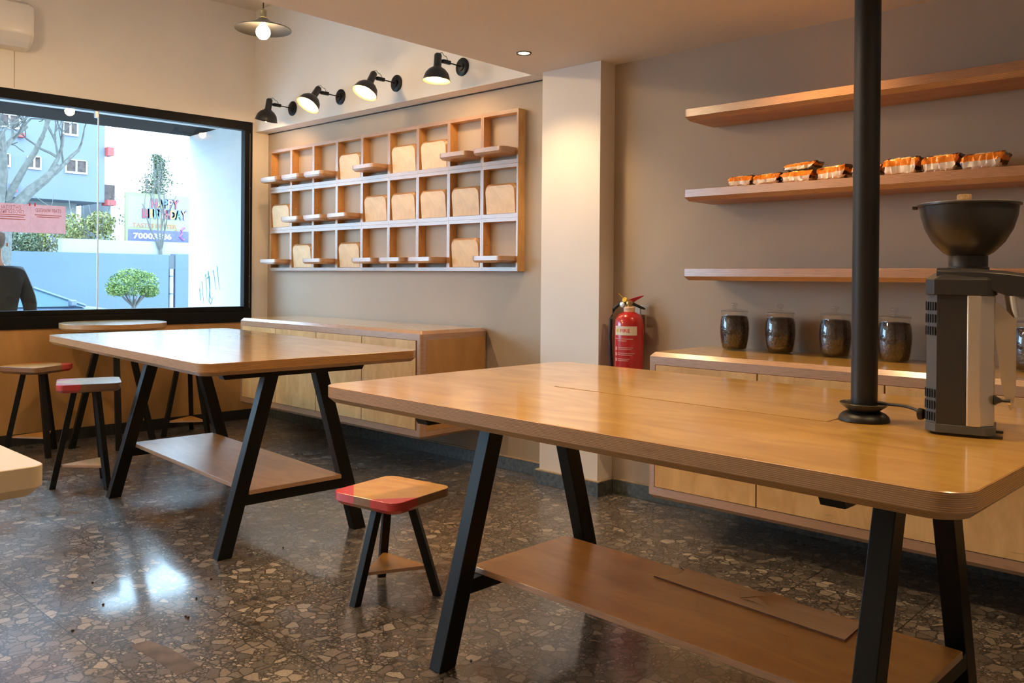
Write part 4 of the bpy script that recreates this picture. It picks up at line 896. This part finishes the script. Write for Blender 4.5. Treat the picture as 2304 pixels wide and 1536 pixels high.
def leaves(mm, rnd, blobs, count, size):
    for _ in range(count):
        c, r = rnd.choice(blobs)
        while True:
            p = Vector((rnd.uniform(-1, 1), rnd.uniform(-1, 1), rnd.uniform(-1, 1)))
            if p.length < 1: break
        p = p.normalized() * (p.length ** 0.6)
        q = Vector((c[0] + p.x * r[0], c[1] + p.y * r[1], c[2] + p.z * r[2]))
        n_ = Vector((rnd.gauss(0, 1), rnd.gauss(0, 1), rnd.gauss(0, 1))).normalized(); a = n_.orthogonal().normalized(); b2 = n_.cross(a)
        an = rnd.uniform(0, 2 * pi); u = (a * cos(an) + b2 * sin(an)); w = n_.cross(u); s_ = size * rnd.uniform(0.6, 1.3)
        mm.add([q - u * s_, q - w * s_ * 0.45 + n_ * s_ * 0.12, q + u * s_, q + w * s_ * 0.45 + n_ * s_ * 0.12], [(0, 1, 2, 3)])
    return mm
def branch(mm, rnd, p, d, L, r, depth, spread=0.5, up=0.1, kids=(2, 3), minr=0.004):
    pts = [p.copy()]; rs = [r]; q = p.copy(); dd = d.copy(); n = 4
    for i in range(n):
        dd = (dd + Vector((rnd.gauss(0, 0.10), rnd.gauss(0, 0.10), rnd.gauss(0, 0.07) + up * 0.3))).normalized()
        q = q + dd * L / n; pts.append(q.copy()); rs.append(max(minr, r * (1 - 0.45 * (i + 1) / n)))
    mm.tube(pts, rs, 7 if r > 0.03 else 4)
    if depth <= 0: return
    for k in range(rnd.randint(*kids)):
        i = rnd.randint(2, n); nd = (dd + Vector((rnd.gauss(0, spread), rnd.gauss(0, spread), rnd.gauss(0, spread * 0.7) + up))).normalized()
        branch(mm, rnd, pts[i], nd, L * rnd.uniform(0.6, 0.85), rs[i] * rnd.uniform(0.55, 0.8), depth - 1, spread, up, kids, minr)
rnd = random.Random(7)
t = thing('topiary_tree', 'small clipped street tree with a round green crown outside the window', 'tree', (-6.0, 1.28, -0.02))
tm = M().tube([(0, 0, 0), (0.01, 0.01, 0.5), (0, 0, 0.85), (0.0, 0.02, 1.0)], [0.035, 0.03, 0.026, 0.024], 8)
for k in range(9):
    a = k * 0.7; tm.tube([(0, 0, 0.82 + 0.01 * k), (0.10 * cos(a), 0.13 * sin(a), 1.0), (0.2 * cos(a), 0.27 * sin(a), 1.16)], [0.016, 0.012, 0.006], 6)
tm.build('trunk', BARK, t, smooth=True)
leaves(M(), rnd, [((0, 0, 1.24), (0.33, 0.38, 0.20)), ((0, 0.14, 1.26), (0.28, 0.25, 0.18)), ((0, -0.16, 1.22), (0.28, 0.25, 0.18)), ((0, -0.02, 1.36), (0.22, 0.24, 0.12)), ((0, 0.25, 1.12), (0.2, 0.14, 0.10)), ((0, -0.26, 1.14), (0.2, 0.14, 0.10))], 5200, 0.021).build('foliage', L_TOP, t)
t = thing('bare_tree', 'large bare pale-barked tree with forking branches at the left of the window view', 'tree', (-11.5, 0.75, -0.1))
bm_ = M(); rnd = random.Random(12)
bm_.tube([(0, 0.25, 0), (0, 0.20, 1.5), (0, 0.25, 2.6)], [0.30, 0.26, 0.24], 12)
for d0, L0, r0_, p0_ in (((0.0, 0.62, 0.80), 1.7, 0.17, (0, 0.32, 2.5)), ((0.05, 0.16, 1.0), 1.7, 0.15, (0, 0.22, 2.6)), ((0, -0.25, 1.0), 1.6, 0.14, (0, 0.12, 2.5)), ((0.2, 0.35, 1.0), 1.5, 0.10, (0, 0.38, 2.9))):
    branch(bm_, rnd, Vector(p0_), Vector(d0).normalized(), L0, r0_ * 0.8, 6, 0.48, 0.10, (2, 3), 0.011)
bm_.build('branches', BARK, t, smooth=True)
t = thing('bare_sapling', 'slender bare sapling with upright stems in front of the birthday billboard', 'tree', (-14.42, 5.60, -0.1))
bm_ = M(); rnd = random.Random(5)
bm_.tube([(0, 0, 0), (0, 0, 2.1)], [0.05, 0.045], 8)
for dy, L0 in ((-0.30, 2.4), (-0.16, 2.0), (0.0, 2.6), (0.10, 2.2), (0.22, 2.5), (0.5, 0.8)):
    branch(bm_, rnd, Vector((0, 0, 2.05)), Vector((0.0, dy, 1)).normalized(), L0 * 0.55, 0.028, 3, 0.14, 0.5, (1, 2), 0.006)
bm_.build('stems', TWIG, t, smooth=True)
t = thing('evergreen_tree', 'dull green evergreen tree rising behind the billboard', 'tree', (-19, 7.55, -0.1))
rnd = random.Random(3)
M().tube([(0, 0, 0), (0, 0, 4.6)], [0.14, 0.05], 8).build('trunk', BARK, t, smooth=True)
lv = M()
for k in range(5200):
    zz = 3.0 + 2.2 * rnd.random() ** 1.3; w_ = 0.42 * (1 - (zz - 3.0) / 2.6) * (0.7 + 0.5 * abs(sin(zz * 5.1 + 1))); yy = rnd.gauss(0, w_) + 0.12 * sin(zz * 3)
    leaves(lv, rnd, [((rnd.gauss(0, w_), yy, zz), (0.05, 0.05, 0.05))], 1, 0.045)
leaves(lv, rnd, [((0, 0.8, 3.55), (0.4, 0.3, 0.18))], 350, 0.045)
lv.build('foliage', L_DARK, t)
for nm, y, blobs, lm, seed in (('yellowing hedge bush right of the glass joint, over the street wall', 4.35, [((0, 0, 2.4), (0.5, 0.55, 0.5)), ((0, 0.2, 2.8), (0.4, 0.35, 0.3)), ((0, -0.5, 2.6), (0.4, 0.4, 0.4))], L_YEL, 21),
        ('yellowing hedge bush left of the glass joint, over the street wall', 3.35, [((0, 0, 2.5), (0.5, 0.6, 0.42)), ((0, 0.3, 2.7), (0.4, 0.4, 0.3)), ((0, -0.5, 2.3), (0.4, 0.4, 0.3))], L_YEL, 22),
        ('dark green hedge bush below the pink notices, over the street wall', 2.25, [((0, 0, 2.1), (0.5, 0.7, 0.38)), ((0, 0.5, 2.2), (0.4, 0.4, 0.35)), ((0, -0.6, 2.1), (0.4, 0.5, 0.3))], L_DARK, 23)):
    t = thing('hedge_bush', nm, 'bush', (-15.6 if y != 3.35 else -18.3, y if y != 3.35 else 4.35, -0.1), 0, 'bushes behind the street wall'); rnd = random.Random(seed)
    bb = M()
    for k in range(5): branch(bb, rnd, Vector((0, rnd.uniform(-0.3, 0.3), 0.1)), Vector((0.1, rnd.uniform(-0.2, 0.2), 1)), 1.6, 0.03, 2, 0.4, 0.3, (1, 2), 0.008)
    bb.build('stems', TWIG, t, smooth=True)
    leaves(M(), rnd, blobs + [((0, 0, 1.5), (0.5, 0.8, 0.7))], 3000, 0.05).build('foliage', lm, t)

# car passing in the street
CAR = thing('car', 'blue grey hatchback in the street seen through the window, mostly below the sill', 'car', (-7.85, -0.05, -0.05))
CP = P('car_paint', (0.05, 0.075, 0.12), 0.35, coat=0.3); CG = P('car_glass', (0.03, 0.07, 0.085), 0.3, 0.0, spec=0.3)
def csec(y, zt, w, zb=0.22, sh=0.0):   # lower body cross-section, car points to +y
    return [(-w, y, zb), (-w - 0.02, y, zb + 0.3), (-w + 0.01, y, zt - 0.10), (-w + 0.10, y, zt - 0.01), (0, y, zt + 0.015), (w - 0.10, y, zt - 0.01), (w - 0.01, y, zt - 0.10), (w + 0.02, y, zb + 0.3), (w, y, zb)]
M().loft([csec(-2.05, 0.72, 0.66, 0.34), csec(-1.98, 0.86, 0.78, 0.24), csec(-1.4, 0.92, 0.84), csec(-0.4, 0.92, 0.85), csec(0.9, 0.90, 0.85), csec(1.45, 0.84, 0.83), csec(1.85, 0.74, 0.78, 0.24), csec(1.98, 0.60, 0.68, 0.32)]).build('body', CP, CAR, smooth=True, angle=35)
def gsec(y, z, w): return [(-w, y, z), (w, y, z)]
gh = M()
prof_ = [(-1.95, 0.88, 0.72), (-1.70, 1.14, 0.64), (-1.20, 1.27, 0.60), (-0.40, 1.31, 0.59), (0.10, 1.27, 0.60), (0.30, 1.19, 0.61), (1.0, 0.90, 0.74)]
gh.loft([[(-0.80, y, 0.895), (-w, y, z), (w, y, z), (0.80, y, 0.895)] for y, z, w in prof_]).build('greenhouse', CG, CAR, smooth=True, angle=30)
rf = M().loft([[(-w - 0.012, y, z - 0.03), (-w + 0.06, y, z + 0.012), (w - 0.06, y, z + 0.012), (w + 0.012, y, z - 0.03)] for y, z, w in prof_[1:6]], 0)
rf.build('roof', CP, CAR, smooth=True, angle=50)
for s_ in (-1, 1):
    pm = M()
    pm.tube([(s_ * 0.61, 0.30, 1.19), (s_ * 0.79, 1.02, 0.90)], 0.028, 6)
    pm.build('pillar', CP, CAR, smooth=True); M().tube([(s_ * 0.60, -0.45, 1.29), (s_ * 0.80, -0.40, 0.90)], 0.03, 6).build('pillar', CP, CAR, smooth=True)
    M().box(min(s_ * 0.86, s_ * 0.98), max(s_ * 0.86, s_ * 0.98), 0.72, 0.82, 0.90, 1.0).build('mirror', CP, CAR, bevel=0.02)
    for y in (-1.35, 1.25):
        w_ = M().lathe([(0.18, -0.1), (0.30, -0.1), (0.32, -0.06), (0.32, 0.06), (0.30, 0.1), (0.18, 0.1)], 32, 0, (s_ * 0.76, y, 0.32), Matrix.Rotation(pi / 2, 3, 'Y')).build('wheel', P('tyre', (0.02, 0.02, 0.02), 0.8), CAR, smooth=True)
        M().lathe([(0.02, -0.08), (0.18, -0.09), (0.18, 0.09), (0.02, 0.08)], 20, 0, (s_ * 0.765, y, 0.32), Matrix.Rotation(pi / 2, 3, 'Y')).build('hub', STEEL, w_, smooth=True)

# person on the pavement
def skin(name, bones, parent, mat, root=0, sub=1):
    """bones: dict key -> (pos, radius, parent key)"""
    keys = list(bones); idx = {k: i for i, k in enumerate(keys)}
    me = bpy.data.meshes.new(name); me.from_pydata([bones[k][0] for k in keys], [(idx[bones[k][2]], idx[k]) for k in keys if bones[k][2] is not None], [])
    o = bpy.data.objects.new(name, me); COL.objects.link(o)
    md = o.modifiers.new('skin', 'SKIN'); md.use_smooth_shade = True
    sb = o.modifiers.new('sub', 'SUBSURF'); sb.levels = sub; sb.render_levels = sub
    for i, k in enumerate(keys):
        r = bones[k][1]; r = r if isinstance(r, tuple) else (r, r); me.skin_vertices[0].data[i].radius = r; me.skin_vertices[0].data[i].use_root = (i == root)
    me.materials.append(mat); o.parent = parent; return o
PR = thing('person', 'grey haired person in a dark jacket standing outside, at the left edge', 'person', (-0.659, -2.169, -0.02), radians(90))
SKIN_ = P('skin', (0.62, 0.36, 0.27), 0.5); JACK = P('dark_grey_jacket', (0.02, 0.024, 0.026), 0.85, noise=0.2, nscale=25, bump=0.4, bscale=60); TRO = P('dark_trousers', (0.05, 0.06, 0.09), 0.85); HAIR = P('grey_hair', (0.28, 0.27, 0.27), 0.7, noise=0.3, nscale=80, bump=0.5, bscale=200); SHOE = P('black_shoe', (0.02, 0.02, 0.02), 0.5)
B = {'hip': ((0, 0, 0.95), (0.14, 0.11), None), 'belly': ((0, 0, 1.10), (0.145, 0.11), 'hip'), 'chest': ((0, 0, 1.30), (0.155, 0.115), 'belly'), 'neckb': ((0, 0, 1.45), (0.075, 0.07), 'chest'), 'neck': ((0, 0.01, 1.52), 0.055, 'neckb'),
     'jaw': ((0, 0.03, 1.585), (0.062, 0.075), 'neck'), 'head': ((0, 0.015, 1.66), (0.078, 0.095), 'jaw'), 'crown': ((0, 0.01, 1.73), (0.062, 0.075), 'head'), 'nose': ((0, 0.125, 1.635), 0.012, 'head')}
for s_, n_ in ((-1, 'l'), (1, 'r')):
    B['sh' + n_] = ((s_ * 0.17, 0, 1.40), 0.062, 'chest'); B['el' + n_] = ((s_ * 0.255, -0.02, 1.13), 0.043, 'sh' + n_); B['wr' + n_] = ((s_ * 0.265, 0.05, 0.88), 0.028, 'el' + n_); B['pa' + n_] = ((s_ * 0.265, 0.065, 0.80), (0.022, 0.036), 'wr' + n_)
    for k, (dy, ln) in enumerate(((-0.028, 0.055), (-0.010, 0.07), (0.010, 0.075), (0.028, 0.068))):
        B['f%s%da' % (n_, k)] = ((s_ * 0.262, 0.068 + dy, 0.80 - 0.03 - ln * 0.4), 0.0095, 'pa' + n_); B['f%s%db' % (n_, k)] = ((s_ * 0.25, 0.072 + dy, 0.80 - 0.03 - ln), 0.008, 'f%s%da' % (n_, k))
    B['t%sa' % n_] = ((s_ * 0.255, 0.115, 0.795), 0.010, 'pa' + n_); B['t%sb' % n_] = ((s_ * 0.25, 0.13, 0.765), 0.009, 't%sa' % n_)
    B['th' + n_] = ((s_ * 0.095, 0, 0.84), 0.088, 'hip'); B['kn' + n_] = ((s_ * 0.10, 0.01, 0.50), 0.056, 'th' + n_); B['an' + n_] = ((s_ * 0.10, -0.01, 0.10), 0.040, 'kn' + n_); B['to' + n_] = ((s_ * 0.11, 0.14, 0.035), (0.04, 0.028), 'an' + n_)
skin('body', B, PR, SKIN_)
J = {'hip': ((0, 0, 0.90), (0.185, 0.145), None), 'b1': ((0, 0, 1.05), (0.18, 0.14), 'hip'), 'chest': ((0, 0, 1.30), (0.19, 0.145), 'b1'), 'col': ((0, 0, 1.455), (0.095, 0.085), 'chest')}
for s_, n_ in ((-1, 'l'), (1, 'r')):
    J['s' + n_] = ((s_ * 0.185, 0, 1.385), 0.082, 'chest'); J['e' + n_] = ((s_ * 0.268, -0.02, 1.13), 0.062, 's' + n_); J['w' + n_] = ((s_ * 0.275, 0.045, 0.89), 0.045, 'e' + n_)
skin('jacket', J, PR, JACK)
TQ = {'hip': ((0, 0, 0.93), (0.165, 0.13), None)}
for s_, n_ in ((-1, 'l'), (1, 'r')):
    TQ['t' + n_] = ((s_ * 0.095, 0, 0.80), 0.105, 'hip'); TQ['k' + n_] = ((s_ * 0.10, 0.01, 0.50), 0.072, 't' + n_); TQ['a' + n_] = ((s_ * 0.10, -0.01, 0.09), 0.062, 'k' + n_)
skin('trousers', TQ, PR, TRO)
for s_ in (-1, 1): skin('shoe', {'a': ((s_ * 0.10, -0.03, 0.05), (0.048, 0.05), None), 'b': ((s_ * 0.112, 0.15, 0.038), (0.046, 0.038), 'a')}, PR, SHOE)
skin('hair', {'a': ((0, -0.03, 1.585), (0.06, 0.055), None), 'b': ((0, -0.012, 1.675), (0.094, 0.105), 'a'), 'c': ((0, 0.012, 1.752), (0.074, 0.085), 'b')}, PR, HAIR)
for s_ in (-1, 1): M().lathe([(0.002, -0.004), (0.016, -0.003), (0.02, 0.006), (0.012, 0.010)], 12, 0, (s_ * 0.088, 0.01, 1.635), Matrix.Rotation(s_ * pi / 2, 3, 'Y')).build('ear', SKIN_, PR, smooth=True)
for s_ in (-1, 1): M().lathe([(0.001, -0.010), (0.008, -0.006), (0.010, 0.0), (0.008, 0.006), (0.001, 0.010)], 12, 0, (s_ * 0.032, 0.100, 1.66)).build('eye', P('eye', (0.6, 0.6, 0.6), 0.2), PR, smooth=True)
M().box(-0.024, 0.024, 0.103, 0.110, 1.590, 1.597).build('mouth', P('lips', (0.45, 0.16, 0.14), 0.5), PR, bevel=0.002)

# ================================================================== CRUMBS AND A SMEAR ON THE FLOOR
SPECKS = [(3.729, -3.019), (3.942, -2.719), (4.094, -2.841), (4.11, -2.838), (5.204, -2.324), (3.773, -2.564), (3.439, -2.95), (3.615, -2.093), (3.913, -3.206)]
SMEAR = [(4.195, -3.111), (4.203, -3.039), (4.337, -3.017), (4.55, -3.01), (4.552, -3.096), (4.369, -3.097)]
BEANL = ['beside the tile joint at far lower left', 'right of where two tile joints cross', 'left one of a close pair below the joint crossing', 'right one of a close pair below the joint crossing', 'behind the near-left leg foot of the foreground table',
         'just above the joint crossing, towards the stool', 'left of the bright window reflection', 'beside the foot of the window-side table leg', 'nearest the brown smear, leftmost of all']
sp = None
for i, (x, y) in enumerate(SPECKS):
    if sp is None:
        sp = M().lathe([(0.001, -0.006), (0.0032, -0.004), (0.0042, 0.0), (0.0032, 0.004), (0.001, 0.006)], 12, 0, (0, 0, 0.0032), Matrix.Rotation(pi / 2, 3, 'X')).build('coffee_bean', P('roasted_bean', (0.02, 0.009, 0.005), 0.4), smooth=True)
        o = sp
    else:
        o = sp.copy(); COL.objects.link(o)
    o.location = (x, y, 0.0004); o.rotation_euler = (0, 0, i * 1.1)
    tag(o, 'coffee bean on the floor, ' + BEANL[i], 'coffee bean', 'coffee beans dropped on the floor')
tag(M().loft([[(x, y, 0.0002) for x, y in SMEAR], [(x, y, 0.0008) for x, y in SMEAR]]).build('floor_smear', P('brown_smear', (0.115, 0.09, 0.07), 0.4, noise=0.45, nscale=14)), 'brown dried smear on the terrazzo floor at lower left', 'stain')
